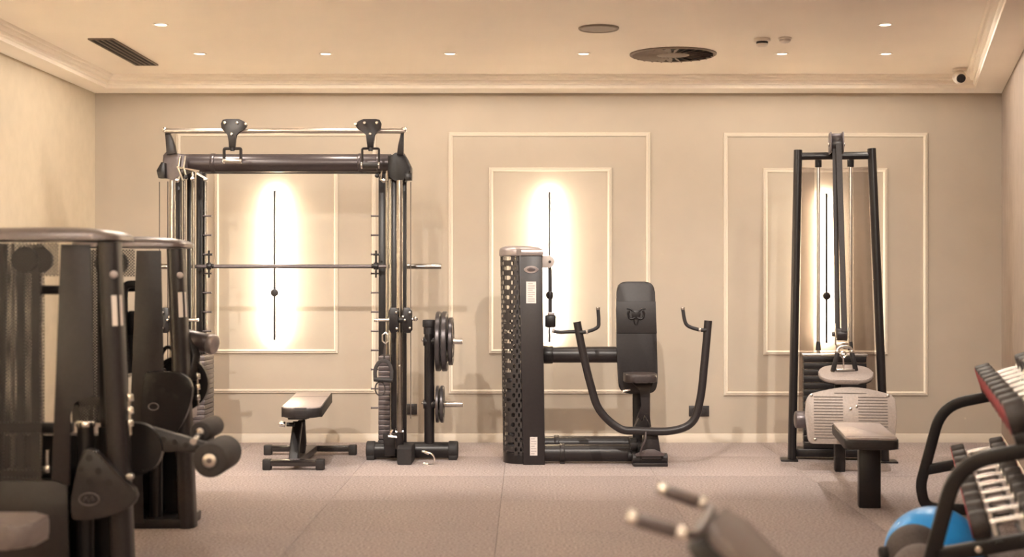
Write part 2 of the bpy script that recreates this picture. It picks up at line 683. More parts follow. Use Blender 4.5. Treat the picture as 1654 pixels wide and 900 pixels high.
def wall_light(bx, by, rz, z0, z1, zd, label, group, k=1.0):
    """rod standing off a wall; local -Y points into the room, the LED side faces the wall"""
    t = thing('wall_light', label, 'wall lamp', (bx, by, zd), rz, group, local=True)
    Yl = -WALL_GAP
    zc, ln = (z0 + z1) / 2 - zd, z1 - z0
    mb = MB()
    mb.box((0, Yl, zc), (0.017, 0.010, ln), bev=0.002)
    mb.build('rod', 'black_metal', t)
    mb = MB()
    mb.box((0, Yl + 0.0065, zc), (0.009, 0.003, ln - 0.02))
    mb.build('led_strip', 'led_strip', t)
    mb = MB()
    mb.cyl((0, Yl - 0.012, 0), (0, Yl + 0.006, 0), 0.031, n=28, bev=0.003)
    mb.build('disc', 'dark_metal', t)
    mb = MB()
    mb.cyl((0, Yl, 0), (0, 0, 0), 0.008, n=10)
    mb.build('stem', 'dark_metal', t)
    for s in (-1, 1):
        ld = bpy.data.lights.new('wall_light_glow', 'AREA')
        ld.shape = 'RECTANGLE'
        ld.size, ld.size_y = 0.010, ln - 0.03
        ld.energy = k * E_WALL / 2
        ld.color = WARM_WALL
        lo = bpy.data.objects.new('wall_light_glow', ld)
        COL.objects.link(lo)
        lo.parent = t
        lo.location = (s * 0.003, Yl + 0.013, zc)
        lo.rotation_euler = (PI / 2, 0, -s * math.radians(20))   # shines at the wall, half to each side


for (px, y0, y1, yd), lab in zip(((443.5, 308, 550, 473), (887.5, 310, 553, 477), (1335, 312, 554, 478)), WALL_LABELS):
    Yl = WY - WALL_GAP
    wall_light(P(px, 0, Yl).x, WY, 0.0, P(px, y1, Yl).z, P(px, y0, Yl).z, P(px, yd, Yl).z, lab, 'rod wall lights in the back wall panels')
WZ = (P(0, 553, WY).z, P(0, 310, WY).z, P(0, 477, WY).z)  # the unseen wall lights that follow are added to brighten the room
for y_, nm in ((8.35, 'nearest the back wall'), (6.17, 'second from the back wall'), (3.99, 'third from the back wall'), (1.81, 'fourth from the back wall'), (-0.37, 'farthest from the back wall')):
    wall_light(-3.42, y_, PI / 2, *WZ, 'slim rod wall light on the left wall, ' + nm + ', out of view', 'rod wall lights outside the photograph', 1.1)
for y_, nm in ((1.6, 'inner one'), (-0.6, 'outer one')):
    wall_light(3.5, y_, -PI / 2, *WZ, 'slim black rod wall light in the right alcove, out of view, ' + nm, 'rod wall lights outside the photograph', 1.1)
for x_, nm in ((-2.2, 'below the left downlights'), (0.0, 'in the middle'), (2.2, 'beside the alcove')):
    wall_light(x_, -3.0, PI, *WZ, 'slim black rod wall light on the wall behind the camera, ' + nm, 'rod wall lights outside the photograph', 1.1)

# ------------------------------------------------------------------ ceiling downlights
rings = {}


def downlight(x, y, label, group, energy):
    t = thing('ceiling_downlight', label, 'downlight', (x, y, CEIL_Z), group=group, local=True)
    if 'ring' not in rings:
        mb = MB()
        mb.lathe([(0.034, 0.0), (0.034, -0.004), (0.044, -0.006), (0.048, -0.003), (0.048, 0.0)], (0, 0, 0), (0, 0, 1), 28)
        rings['ring'] = mb.mesh('trim_ring', 'white_plastic')
        mb = MB()
        mb.cyl((0, 0, -0.0015), (0, 0, 0.0), 0.034, n=24)
        rings['lens'] = mb.mesh('lens', 'lamp_lens')
    for nm in ('ring', 'lens'):
        o = bpy.data.objects.new({'ring': 'trim_ring', 'lens': 'lens'}[nm], rings[nm])
        COL.objects.link(o)
        o.parent = t
    ld = bpy.data.lights.new('downlight_beam', 'SPOT')
    ld.energy = energy
    ld.color = WARM
    ld.spot_size = math.radians(180)
    ld.spot_blend = 0.15
    ld.shadow_soft_size = 0.035
    lo = bpy.data.objects.new('downlight_beam', ld)
    COL.objects.link(lo)
    lo.parent = t
    lo.location = (0, 0, -0.02)
    return t


row_names = ['leftmost round ceiling downlight in the row nearest the back wall',
             'second round ceiling downlight from the left in the row nearest the back wall',
             'third round ceiling downlight from the left in the row nearest the back wall',
             'round ceiling downlight just left of the large round air diffuser',
             'round ceiling downlight right of the large diffuser, below the smoke detectors',
             'rightmost round ceiling downlight in the row nearest the back wall']
for px, nm in zip((323, 526, 727, 943, 1263, 1431), row_names):
    Yd = (CEIL_Z - EYE) * FPX / (VPY - 86.5)
    downlight((px - VPX) * Yd / FPX, Yd, nm, 'recessed ceiling downlights', E_DOWN)
Yd = (CEIL_Z - EYE) * FPX / (VPY - 39.5)
downlight((260 - VPX) * Yd / FPX, Yd, 'round ceiling downlight beside the slotted vent, farther from the back wall', 'recessed ceiling downlights', E_DOWN)
downlight((1430 - VPX) * Yd / FPX, Yd, 'round ceiling downlight at upper right, farther from the back wall', 'recessed ceiling downlights', E_DOWN)
for (x, y) in ((-2.3, 5.0), (-0.6, 5.0), (0.9, 5.0), (-2.3, 3.0), (-0.6, 3.0), (0.8, 3.0),
               (-2.2, 0.8), (0.0, 0.8), (2.2, 0.8), (-2.2, -1.4), (0.0, -1.4), (2.2, -1.4)):  # unseen rows added for more light
    rw = {5.0: 'fourth', 3.0: 'fifth', 0.8: 'sixth', -1.4: 'seventh'}[y]
    sd = 'left' if x < -1 else ('right' if x > 0.5 else 'middle')
    downlight(x, y, '%s round ceiling downlight of the %s row from the back wall, out of view' % (sd, rw), 'ceiling downlights outside the photograph', E_DOWN)


# adjustable spotlights of the third row, out of view, turned towards the lower back wall
for x, nm in ((-2.55, 'leftmost'), (-1.29, 'second'), (0.4, 'third'), (2.05, 'rightmost')):  # second inferred from disc shadows; the others added to brighten the wall
    t = thing('ceiling_spotlight', '%s adjustable ceiling spotlight of the third row, out of view' % nm, 'spotlight', (x, 6.65, CEIL_Z), group='adjustable spotlights outside the photograph', local=True)
    d = (Vector((x * 1.02 + 0.1, WY, -0.35)) - Vector((x, 6.65, CEIL_Z))).normalized()
    mb = MB()
    mb.lathe([(0.040, 0.0), (0.040, -0.005), (0.052, -0.007), (0.056, -0.003), (0.056, 0.0)], (0, 0, 0), Z, 28)
    mb.build('trim_ring', 'white_plastic', t)
    mb = MB()
    mb.cyl(Vector((0, 0, -0.012)) - d * 0.02, Vector((0, 0, -0.012)) + d * 0.022, 0.036, n=24, bev=0.004)
    mb.build('tilting_head', 'white_plastic', t)
    mb = MB()
    mb.cyl(Vector((0, 0, -0.012)) + d * 0.0215, Vector((0, 0, -0.012)) + d * 0.0235, 0.030, n=24)
    mb.build('lens', 'lamp_lens', t)
    ld = bpy.data.lights.new('spotlight_beam', 'SPOT')
    ld.energy = E_SPOT
    ld.color = COOL
    ld.spot_size = math.radians(62)
    ld.spot_blend = 1.0
    ld.shadow_soft_size = 0.03
    lo = bpy.data.objects.new('spotlight_beam', ld)
    COL.objects.link(lo)
    lo.parent = t
    lo.location = Vector((0, 0, -0.012)) + d * 0.035
    lo.rotation_euler = d.to_track_quat('-Z', 'Y').to_euler()


def ceil_at(px, py):
    Y_ = (CEIL_Z - EYE) * FPX / (VPY - py)
    return Vector(((px - VPX) * Y_ / FPX, Y_, CEIL_Z))


# ------------------------------------------------------------------ slotted air vent
c = Vector((-2.78, 9.61, CEIL_Z))
t = thing('slot_vent', 'long dark slotted air vent in the ceiling at upper left', 'air vent', c)
mb = MB()
mb.box((c.x, c.y, CEIL_Z - 0.001), (0.15, 1.09, 0.004))
mb.build('backing', 'vent_dark', t)
for s in (-1, 1):
    mb = MB()
    mb.box((c.x + s * 0.078, c.y, CEIL_Z - 0.005), (0.012, 1.11, 0.012), bev=0.002)
    mb.build('frame_side', 'vent_bronze', t)
    mb = MB()
    mb.box((c.x, c.y + s * 0.549, CEIL_Z - 0.005), (0.144, 0.012, 0.012), bev=0.002)
    mb.build('frame_end', 'vent_bronze', t)
for k in range(3):
    mb = MB()
    R_ = Matrix.Rotation(math.radians(18), 3, 'Y')
    mb.box((c.x - 0.038 + k * 0.038, c.y, CEIL_Z - 0.007), (0.013, 1.085, 0.007), rot=R_)
    mb.build('slat', 'vent_bronze', t)

# ------------------------------------------------------------------ round swirl diffuser
c = ceil_at(1087, 87)
t = thing('round_diffuser', 'large round swirl air diffuser with radial blades in the ceiling', 'air diffuser', c)
mb = MB()
mb.cyl(c - Z * 0.003, c, 0.295, n=48)
mb.build('backing', 'vent_dark', t)
mb = MB()
mb.lathe([(0.278, 0.0), (0.278, -0.010), (0.292, -0.014), (0.303, -0.008), (0.303, 0.0)], c, Z, 48)
mb.build('rim', 'vent_bronze', t)
mb = MB()
mb.cyl(c - Z * 0.012, c, 0.115, n=36, bev=0.004)
mb.build('hub', 'vent_bronze', t)
for k in range(24):
    a = 2 * PI * k / 24
    d = Vector((math.cos(a), math.sin(a), 0))
    s = Vector((-math.sin(a), math.cos(a), 0))
    R_ = Matrix((d, s, Z)).transposed() @ Matrix.Rotation(math.radians(24), 3, 'X')
    mb = MB()
    mb.prism([(-0.08, -0.011), (0.085, -0.023), (0.085, 0.023), (-0.08, 0.011)], c + d * 0.196 - Z * 0.010, R_ @ X, R_ @ Yv, 0.003)
    mb.build('blade', 'vent_bronze', t)

# ------------------------------------------------------------------ ceiling speaker
c = ceil_at(967, 45)
t = thing('ceiling_speaker', 'flat round grille of a speaker set in the ceiling', 'speaker', c)
mb = MB()
mb.lathe([(0.0, -0.006), (0.112, -0.008), (0.114, 0.0)], c, Z, 40)
mb.build('grille', 'grille_grey', t)
mb = MB()
mb.lathe([(0.113, 0.0), (0.113, -0.010), (0.122, -0.012), (0.128, -0.006), (0.128, 0.0)], c, Z, 40)
mb.build('rim', 'vent_bronze', t)

# ------------------------------------------------------------------ smoke detectors
c = ceil_at(1231, 62)
t = thing('smoke_detector', 'pale smoke detector with dark slot band hanging from the ceiling', 'detector', c)
mb = MB()
mb.cyl(c - Z * 0.022, c, 0.054, n=28, bev=0.004)
mb.build('base', 'white_plastic', t)
mb = MB()
mb.cyl(c - Z * 0.036, c - Z * 0.022, 0.038, n=24)
mb.build('slot_band', 'vent_dark', t)
mb = MB()
mb.lathe([(0.0, -0.056), (0.024, -0.054), (0.036, -0.046), (0.038, -0.036), (0, -0.036)], c, Z, 24)
mb.build('cap', 'white_plastic', t)
c = ceil_at(1268, 61)
t = thing('ceiling_sensor', 'plain low ceiling sensor puck beside the smoke detector', 'detector', c)
mb = MB()
mb.cyl(c - Z * 0.012, c, 0.044, n=28, bev=0.003)
mb.build('base', 'white_plastic', t)
mb = MB()
mb.lathe([(0, -0.034), (0.026, -0.032), (0.036, -0.024), (0.038, -0.012), (0, -0.012)], c, Z, 24)
mb.build('cover', 'pale_grey', t)

# ------------------------------------------------------------------ security camera
c = Vector((3.235, 10.36, CEIL_Z))
t = thing('security_camera', 'small white turret security camera under the ceiling at upper right', 'camera', c)
mb = MB()
mb.cyl(c - Z * 0.022, c, 0.052, n=28, bev=0.004)
mb.build('mount', 'white_plastic', t)
bc = c + Vector((-0.004, -0.012, -0.068))
d = Vector((0.05, -0.93, -0.34)).normalized()
mb = MB()
mb.sphere(bc, 0.050, n=24, m=14)
mb.build('housing', 'white_plastic', t)
mb = MB()
mb.cyl(bc + d * 0.030, bc + d * 0.052, 0.034, 0.032, n=24, bev=0.004)
mb.build('lens', 'lens_black', t)


# ------------------------------------------------------------------ wall sockets
def socket(px, py, n, label):
    c = P(px, py, WY)
    t = thing('wall_socket', label, 'socket', (c.x, WY, c.z), group='black sockets on the back wall')
    mb = MB()
    mb.box((c.x, WY - 0.005, c.z), (0.076 * n + 0.008, 0.010, 0.084), bev=0.003)
    mb.build('cover_plate', 'socket_black', t)
    for k in range(n):
        cc = Vector((c.x + (k - (n - 1) / 2) * 0.071, WY - 0.010, c.z))
        mb = MB()
        mb.lathe([(0.021, 0.0), (0.026, 0.0), (0.026, 0.004), (0.021, 0.004)], cc, (0, -1, 0), 20)
        mb.build('outlet_ring', 'socket_black', t)
        mb = MB()
        for s in (-1, 1):
            mb.cyl(cc + X * 0.0095 * s, cc + X * 0.0095 * s - Yv * 0.002, 0.003, n=8)
        mb.build('outlet_holes', 'vent_dark', t)


socket(665, 661, 1, 'single black wall socket beside the rack machine base')
socket(1129, 664, 2, 'double black wall socket behind the chest press arm')

# ================================================================== rack machine (dual cable towers, guided bar)
t = thing('rack_machine', 'tall black cable and guided-bar rack machine with two chrome posted towers', 'gym machine', (-1.72, 10.0, 0))
SM = t
CX = -1.72


def post(px, Y_, w_, z0, z1, name='post', m='black_metal', d=None):
    x = (px - VPX) * Y_ / FPX
    mb = MB()
    mb.box((x, Y_, (z0 + z1) / 2), (w_, d or w_ * 1.5, z1 - z0), bev=0.006)
    return mb.build(name, m, SM)


def rod(px, Y_, r, z0, z1, name='guide_rod', m='post_chrome', n=14):
    x = (px - VPX) * Y_ / FPX
    mb = MB()
    mb.cyl((x, Y_, z0), (x, Y_, z1), r, n=n)
    return mb.build(name, m, SM)


# right tower
rear_r = post(617.5, 10.35, 0.050, 0.06, 2.10, 'rear_post', d=0.07)
rod(626, 10.12, 0.011, 0.12, 2.09)
rod(631.5, 10.02, 0.011, 0.12, 2.09)
post(637, 9.98, 0.036, 0.06, 2.10, 'middle_post', d=0.05)
rod(645.5, 9.74, 0.021, 0.22, 1.99, 'carriage_post', 'post_chrome')
post(653.5, 10.0, 0.030, 0.06, 2.10, 'outer_post', d=0.05)
rod(663.5, 9.9, 0.0035, 0.30, 1.99, 'cable', 'wire', 8)
# left tower
rear_l = post(323.5, 10.35, 0.046, 0.06, 2.10, 'rear_post', d=0.07)
rod(331.5, 10.36, 0.013, 0.06, 2.09, 'guide_rod')
rod(313, 10.12, 0.011, 0.12, 2.09)
post(306, 10.15, 0.030, 0.06, 2.10, 'middle_post', d=0.04)
rod(298, 10.02, 0.011, 0.12, 2.09)
post(288.5, 9.98, 0.040, 0.06, 2.10, 'outer_post', d=0.05)
rod(278.5, 9.74, 0.021, 0.22, 1.99, 'carriage_post', 'post_chrome')
rod(271, 9.85, 0.0045, 0.30, 1.99, 'cable', 'wire', 8)
rod(257.5, 9.9, 0.0035, 0.30, 1.99, 'cable', 'wire', 8)
# weight stacks
pl = None
for px in (622.5, 326):
    for k in range(17):
        x = (px - VPX) * 10.10 / FPX
        if pl is None:
            mb = MB()
            mb.box((0, 0, 0), (0.084, 0.30, 0.0325), bev=0.004)
            pl = mb.mesh('weight_plate', 'gunmetal')
        o = bpy.data.objects.new('weight_plate', pl)
        COL.objects.link(o)
        o.parent = SM
        o.location = (x - CX, 0.16, 0.155 + k * 0.0355)
    mb = MB()
    mb.box(((px - VPX) * 10.10 / FPX, 10.16, 0.10), (0.09, 0.32, 0.07), bev=0.01)
    mb.build('stack_base', 'rubber', SM)
# pegs up the inner face of the rear posts
for px0, px1, s in ((329, 341, 1), (612, 600, -1)):
    for k in range(11):
        py = 349 + 31.0 * k
        a, b = P(px0 - 3 * s, py, 10.33), P(px1, py, 10.33)
        mb = MB()
        mb.cyl(a, b, 0.0065, n=10)
        mb.cyl(b, b + (b - a).normalized() * 0.004, 0.009, n=10)
        mb.build('peg', 'gunmetal', SM)

# top tube, collars and thin rod
a, b = P(296, 263.5, 10.0), P(632, 263.5, 10.0)
mb = MB()
mb.cyl(a, b, 0.065, n=32)
mb.build('top_tube', 'tube_dark', SM)
for px, wd_ in ((345, 7), (582, 6), (612, 5)):
    mb = MB()
    mb.cyl(P(px - wd_ / 2, 263.5, 10.0), P(px + wd_ / 2, 263.5, 10.0), 0.070, n=32, bev=0.005)
    mb.build('collar', 'tube_dark', SM)
mb = MB()
mb.cyl(P(330, 279.5, 9.99), P(628, 279.5, 9.99), 0.006, n=10)
mb.build('tie_rod', 'black_metal', SM)
# head covers; the left one gets a lighter metal to paint in its light
for pts, m in (([(627, 252), (640, 250), (647, 246), (652, 247), (658, 257), (664, 270), (664, 279), (657, 281), (655, 294), (647, 295), (640, 290), (627, 289)], 'black_metal'),
               ([(265, 251), (271, 244.5), (284, 248), (302, 250), (302, 277), (290, 281), (288, 291), (280, 293), (270, 288), (262, 284), (264, 270)], 'gunmetal')):
    q = [P(a, b, 9.92) for a, b in pts]
    mb = MB()
    mb.prism([(v.x, v.z) for v in q], (0, 9.97, 0), X, Z, 0.17, bev=0.012)
    mb.build('head_cover', m, SM)
for pts in ([(654, 280), (665, 280), (665, 291), (655, 292)], [(254, 276), (262, 262), (268, 264), (268, 288), (257, 288)]):
    q = [P(a, b, 9.86) for a, b in pts]
    mb = MB()
    mb.prism([(v.x, v.z) for v in q], (0, 9.88, 0), X, Z, 0.10, bev=0.008)
    mb.build('pulley_housing', 'black_metal', SM)
# fins that carry the upper rail
for pts in ([(649, 206), (652, 206), (651.5, 250), (641, 250), (643, 235), (646, 222)],
            [(266, 207), (270, 207), (277, 222), (282, 236), (284, 248), (269, 250)]):
    q = [P(a, b, 9.82) for a, b in pts]
    mb = MB()
    mb.prism([(v.x, v.z) for v in q], (0, 9.84, 0), X, Z, 0.05, bev=0.004)
    mb.build('fin', 'dark_metal', SM)
mb = MB()
mb.cyl(P(266, 211.5, 9.80), P(653, 211.5, 9.80), 0.0185, n=20)
mb.build('upper_rail', 'steel', SM)
for px in (265.5, 653.5):
    mb = MB()
    mb.sphere(P(px, 209.5, 9.80), 0.020, n=14, m=8)
    mb.build('rail_end', 'chrome', SM)
# chrome linkage under both heads
for pts in ([(291, 252), (288, 272), (296, 292)], [(300, 252), (297, 270), (302, 290)], [(286, 270), (305, 274), (322, 277)], [(311, 278), (312, 292)], [(318, 280), (333, 288)],
            [(617, 276), (615, 290), (622, 293)], [(625, 276), (626, 292)], [(606, 285), (616, 283)]):
    mb = MB()
    mb.tube([P(a, b, 9.86) for a, b in pts], 0.009, 8)
    mb.build('linkage', 'chrome', SM)
for px, py in ((286, 292), (300, 286), (311, 289), (332, 290), (609, 284), (620, 292)):
    mb = MB()
    mb.cyl(P(px, py, 9.90), P(px, py, 9.84), 0.016, n=14, bev=0.003)
    mb.build('pulley_wheel', 'black_metal' if px in (300, 609) else 'chrome', SM)


# trolleys on the upper rail with stirrup grips
def trolley(cx, s, dark, y_st):
    def q(dx, y):
        return P(cx + s * dx, y, 9.76)
    mb = MB()
    pts = [q(-21, 200), (q(-18, 194)), q(-12, 192.5), q(8, 192.5), q(16, 196), q(22, 202), q(17, 209), q(8, 213), q(3, 218), q(2, 238), q(-8, 238), q(-9, 218), q(-15, 213), q(-20, 208)]
    mb.prism([(v.x, v.z) for v in pts], (0, 9.755, 0), X, Z, 0.035, bev=0.005)
    tr = mb.build('trolley', 'dark_metal', SM)
    for dx, y in ((-14, 199), (6, 199), (-3, 217), (20, 201)):
        mb = MB()
        c_ = q(dx, y)
        mb.cyl(c_ - Yv * 0.012, c_ - Yv * 0.034, 0.011, n=12, bev=0.003)
        mb.build('nut', 'chrome', tr)
    mb = MB()
    w2 = 13.5
    yb = y_st
    st = [q(-3 - w2, yb), q(-3 - w2, 240), q(-3 + w2, 240), q(-3 + w2, yb)]
    mb.tube(fillet(st, 0.012), 0.0085 if dark else 0.011, 8)
    mb.cyl(q(-3, 236), q(-3, 244), 0.016, n=12)
    mb.build('stirrup', 'dark_metal', tr)
    mb = MB()
    mb.cyl(q(-3 - w2 - 1, yb - 1), q(-3 + w2 + 1, yb - 1), 0.021 if dark else 0.016, n=16, bev=0.003)
    mb.build('grip', 'rubber' if dark else 'steel', tr)
    for k in (-1, 1):
        mb = MB()
        mb.cyl(q(-3 + k * (w2 - 1), yb - 1), q(-3 + k * (w2 + 2), yb - 1), 0.025 if dark else 0.018, n=16, bev=0.003)
        mb.build('grip_end', 'chrome', tr)


trolley(378.5, 1, False, 261)
trolley(595.5, -1, True, 268)

# guided bar with sleeves and safety hooks
zb = P(0, 430.5, 10.2).z
xl, xr = P(336, 0, 10.2).x, P(610, 0, 10.2).x
xe = P(713, 0, 10.2).x
mb = MB()
mb.cyl((xl - 0.12, 10.2, zb), (xr + 0.24, 10.2, zb), 0.014, n=16)
bar = mb.build('guided_bar', 'gunmetal', SM)
for a, b in ((xr + 0.215, xe), (2 * CX - xe, 2 * CX - xr - 0.215)):
    mb = MB()
    mb.cyl((a, 10.2, zb), (b, 10.2, zb), 0.020, n=18, bev=0.003)
    mb.build('sleeve', 'post_chrome', bar)
for px, s in ((338, 1), (607.5, -1)):
    mb = MB()
    c_ = P(px, 430, 10.19)
    mb.cyl(c_ - X * 0.018, c_ + X * 0.018, 0.026, n=16, bev=0.004)
    mb.cyl(c_ + Vector((0, -0.01, 0.02)), c_ + Vector((0, -0.01, 0.115)), 0.008, n=10)
    mb.cyl(c_ + Vector((0, -0.01, -0.02)), c_ + Vector((0, -0.01, -0.085)), 0.007, n=10)
    mb.cyl(c_ + Vector((-0.018, -0.01, 0.085)), c_ + Vector((0.026, -0.01, 0.085)), 0.008, n=10)
    mb.cyl(c_ + X * 0.018 * s, c_ + X * 0.034 * s, 0.018, n=14, bev=0.003)
    mb.build('safety_hook', 'black_metal', SM)


# pulley carriages
def carriage(cx, s):
    def q(dx, y, Y_=9.70):
        return P(cx + s * dx, y, Y_)
    mb = MB()
    for dx, Y_ in ((-10, 9.68), (12, 9.70)):
        o_ = [q(dx - 8, 502, Y_), q(dx - 5, 497, Y_), q(dx + 4, 497, Y_), q(dx + 8, 503, Y_), q(dx + 6, 511, Y_), q(dx + 8, 518, Y_), q(dx + 8, 533, Y_), q(dx + 4, 538, Y_), q(dx - 4, 538, Y_), q(dx - 8, 532, Y_), q(dx - 7, 518, Y_)]
        mb.prism([(v.x, v.z) for v in o_], (0, Y_, 0), X, Z, 0.05, bev=0.006)
    mb.cyl(q(-6, 517), q(12, 517), 0.020, n=16)
    body = mb.build('pulley_carriage', 'black_metal', SM)
    for dx, y in ((-6, 505), (-5, 531), (16, 505), (16, 530), (5, 512), (8, 517)):
        mb = MB()
        c_ = q(dx, y, 9.655)
        mb.cyl(c_ + Yv * 0.02, c_ - Yv * 0.012, 0.009, n=12, bev=0.003)
        mb.build('bolt', 'chrome', body)
    mb = MB()
    mb.cyl(q(-38, 517), q(-12, 517), 0.011, n=12)
    mb.build('locking_pin', 'steel', body)
    mb = MB()
    mb.cyl(q(-42, 517), q(-36, 517), 0.014, n=14, bev=0.003)
    mb.build('pin_knob', 'chrome', body)
    mb = MB()
    mb.cyl(q(18, 516), q(23, 516), 0.010, n=12)
    mb.sphere(q(25, 515), 0.017, n=14, m=8)
    mb.build('knob', 'chrome', body)


carriage(646, 1)
carriage(279, -1)
# sleeve on the carriage post below the carriage
x = P(645.5, 0, 9.74).x
mb = MB()
mb.cyl((x, 9.73, 0.66), (x, 9.73, 0.88), 0.024, n=18)
mb.build('post_sleeve', 'post_chrome', SM)
mb = MB()
mb.sphere(P(645.5, 591, 9.70), 0.009, n=12, m=8)
mb.build('bolt', 'chrome', SM)


# bases, feet and plate trees (right one and its mirror image on the left)
def base(mx):
    def q(px, py, Y_):
        v = P(px, py, Y_)
        return v if not mx else Vector((2 * CX - v.x, v.y, v.z))
    mb = MB()
    mb.cyl(q(597, 727, 9.97), q(735, 727, 9.97), 0.058, n=28)
    mb.build('base_tube', 'black_metal', SM)
    for a, b in ((592, 607), (724, 740)):
        mb = MB()
        mb.cyl(q(a, 727, 9.97), q(b, 727, 9.97), 0.0655, n=28, bev=0.012)
        c_ = q((a + b) / 2, 727, 9.97)
        mb.box((c_.x, c_.y, 0.020), (abs(b - a) / 224.7 * 0.85, 0.11, 0.040), bev=0.006)
        mb.build('end_foot', 'rubber', SM)
    f = q(654, 727, 9.7)
    mb = MB()
    mb.prism([(-0.20, 0.0), (0.02, 0.0), (0.13, 0.02), (0.13, 0.12), (-0.16, 0.135), (-0.20, 0.11)], (f.x, 9.86, 0.0), Yv, Z, 0.105, bev=0.014)
    mb.build('front_foot', 'rubber', SM)
    c_ = q(630, 718, 9.86)
    mb = MB()
    mb.prism([(-0.035, 0.04), (0.04, 0.04), (0.045, 0.20), (-0.05, 0.20)], (c_.x, 9.86, 0.0), X, Z, 0.06, bev=0.006)
    mb.build('tower_bracket', 'black_metal', SM)
    c2 = q(646, 715, 9.80)
    mb = MB()
    mb.cyl((c2.x, 9.76, 0.10), (c2.x, 9.76, 0.245), 0.030, n=18, bev=0.004)
    mb.build('post_socket', 'black_metal', SM)
    for pts in ([(634, 694), (630, 703), (641, 707)], [(639, 698), (652, 697)], [(627, 705), (640, 706)]):
        mb = MB()
        mb.tube([q(a, b, 9.74) for a, b in pts], 0.009, 8)
        mb.build('linkage', 'chrome', SM)
    # plate tree
    pc = q(693.5, 0, 9.97)
    mb = MB()
    mb.cyl((pc.x, 9.97, 0.06), (pc.x, 9.97, 0.955), 0.037, n=22)
    mb.build('tree_post', 'black_metal', SM)
    mb = MB()
    mb.cyl((pc.x, 9.97, 0.95), (pc.x, 9.97, 1.003), 0.049, n=22, bev=0.006)
    mb.cyl((pc.x, 9.97, 0.90), (pc.x, 9.97, 0.95), 0.042, n=22)
    mb.build('tree_cap', 'rubber', SM)
    for py, e in ((551.5, 747), (653, 748)):
        mb = MB()
        mb.cyl(q(684, py, 9.97), q(706, py, 9.97), 0.034, n=20, bev=0.003)
        mb.build('horn_collar', 'black_metal', SM)
        mb = MB()
        mb.cyl(q(700, py, 9.97), q(e, py, 9.97), 0.0215, n=20, bev=0.003)
        mb.build('storage_horn', 'steel', SM)
        mb = MB()
        mb.sphere(q(683, py - 2, 9.96), 0.012, n=12, m=8)
        mb.build('bolt', 'chrome', SM)


base(False)
base(True)


# ------------------------------------------------------------------ weight discs on the right-hand tree
def disc(px0, px1, py, R_, label):
    a, b = P(px0, py, 9.97), P(px1, py, 9.97)
    wd_ = b.x - a.x
    base_ = Vector(((a.x + b.x) / 2, 9.97, a.z - R_))
    t_ = thing('weight_disc', label, 'weight plate', base_, group='weight discs on the storage horns')
    mb = MB()
    mb.lathe([(0.0235, 0.0), (R_ * .30, 0.0), (R_ * .32, wd_ * .12), (R_ * .80, wd_ * .14), (R_ * .83, 0.0), (R_ * .97, 0.0), (R_, wd_ * .2), (R_, wd_ * .8), (R_ * .97, wd_),
              (R_ * .83, wd_), (R_ * .80, wd_ * .86), (R_ * .32, wd_ * .88), (R_ * .30, wd_), (0.0235, wd_), (0.0235, 0.0)], a, X, 44)
    mb.build('disc_body', 'plate_iron', t_)
    for k in range(3):
        an = 2 * PI * k / 3 + 0.5
        c_ = Vector((b.x, 9.97, a.z)) + Vector((0, math.cos(an), math.sin(an))) * R_ * 0.58
        mb = MB()
        mb.cyl(c_ - X * wd_ * 1.0, c_, R_ * 0.11, n=12)
        mb.build('grip_boss', 'plate_iron', t_)
    mb = MB()
    mb.lathe([(0.0230, -0.001), (0.032, -0.001), (0.032, wd_ + 0.001), (0.0230, wd_ + 0.001), (0.0230, -0.001)], a, X, 24)
    mb.build('hub_ring', 'gunmetal', t_)


disc(704.5, 712.5, 551.5, 0.216, 'large dark weight disc next to the post on the upper storage horn')
disc(714, 723, 551.5, 0.217, 'large dark weight disc in the middle of the three on the upper storage horn')
disc(725, 732, 551.5, 0.173, 'medium dark weight disc, outermost on the upper storage horn')
disc(704.5, 709.5, 653, 0.134, 'small dark weight disc next to the post on the lower storage horn')
disc(711.5, 717, 653, 0.134, 'small dark weight disc, outer one on the lower storage horn')

# ------------------------------------------------------------------ stirrup handle hanging from the right carriage
t = thing('cable_handle', 'black stirrup cable handle hanging from the right carriage of the rack machine', 'handle', P(619, 617, 9.62))
mb = MB()
mb.tube([P(a, b, 9.63) for a, b in ((623, 537), (618, 541), (618, 551), (623, 556), (627, 551), (627, 541))], 0.006, 8, closed=True)
mb.build('carabiner', 'steel', t)
mb = MB()
mb.tube(fillet([P(622, 555, 9.63), P(621, 570, 9.63), P(619.5, 584, 9.63)], 0.02), 0.016, 8, sec=rect_sec(0.030, 0.010, 0.004))
mb.build('strap_top', 'belt', t)
mb = MB()
mb.tube(fillet([P(606, 614, 9.62), P(605.5, 596, 9.62), P(613, 583, 9.62), P(626, 583, 9.62), P(633, 596, 9.62), P(632, 614, 9.62)], 0.05), 0.0, 8, sec=rect_sec(0.012, 0.026, 0.004))
mb.build('strap_loop', 'belt', t)
mb = MB()
mb.cyl(P(603.5, 613, 9.61), P(634.5, 615, 9.61), 0.0155, n=16, bev=0.004)
mb.build('grip', 'rubber', t)
mb = MB()
mb.tube([P(614 + 8 * math.cos(a), 628 + 11 * math.sin(a), 9.62) for a in [2 * PI * k / 20 for k in range(20)]], 0.005, 8, closed=True)
mb.build('strap_tail', 'belt', t)

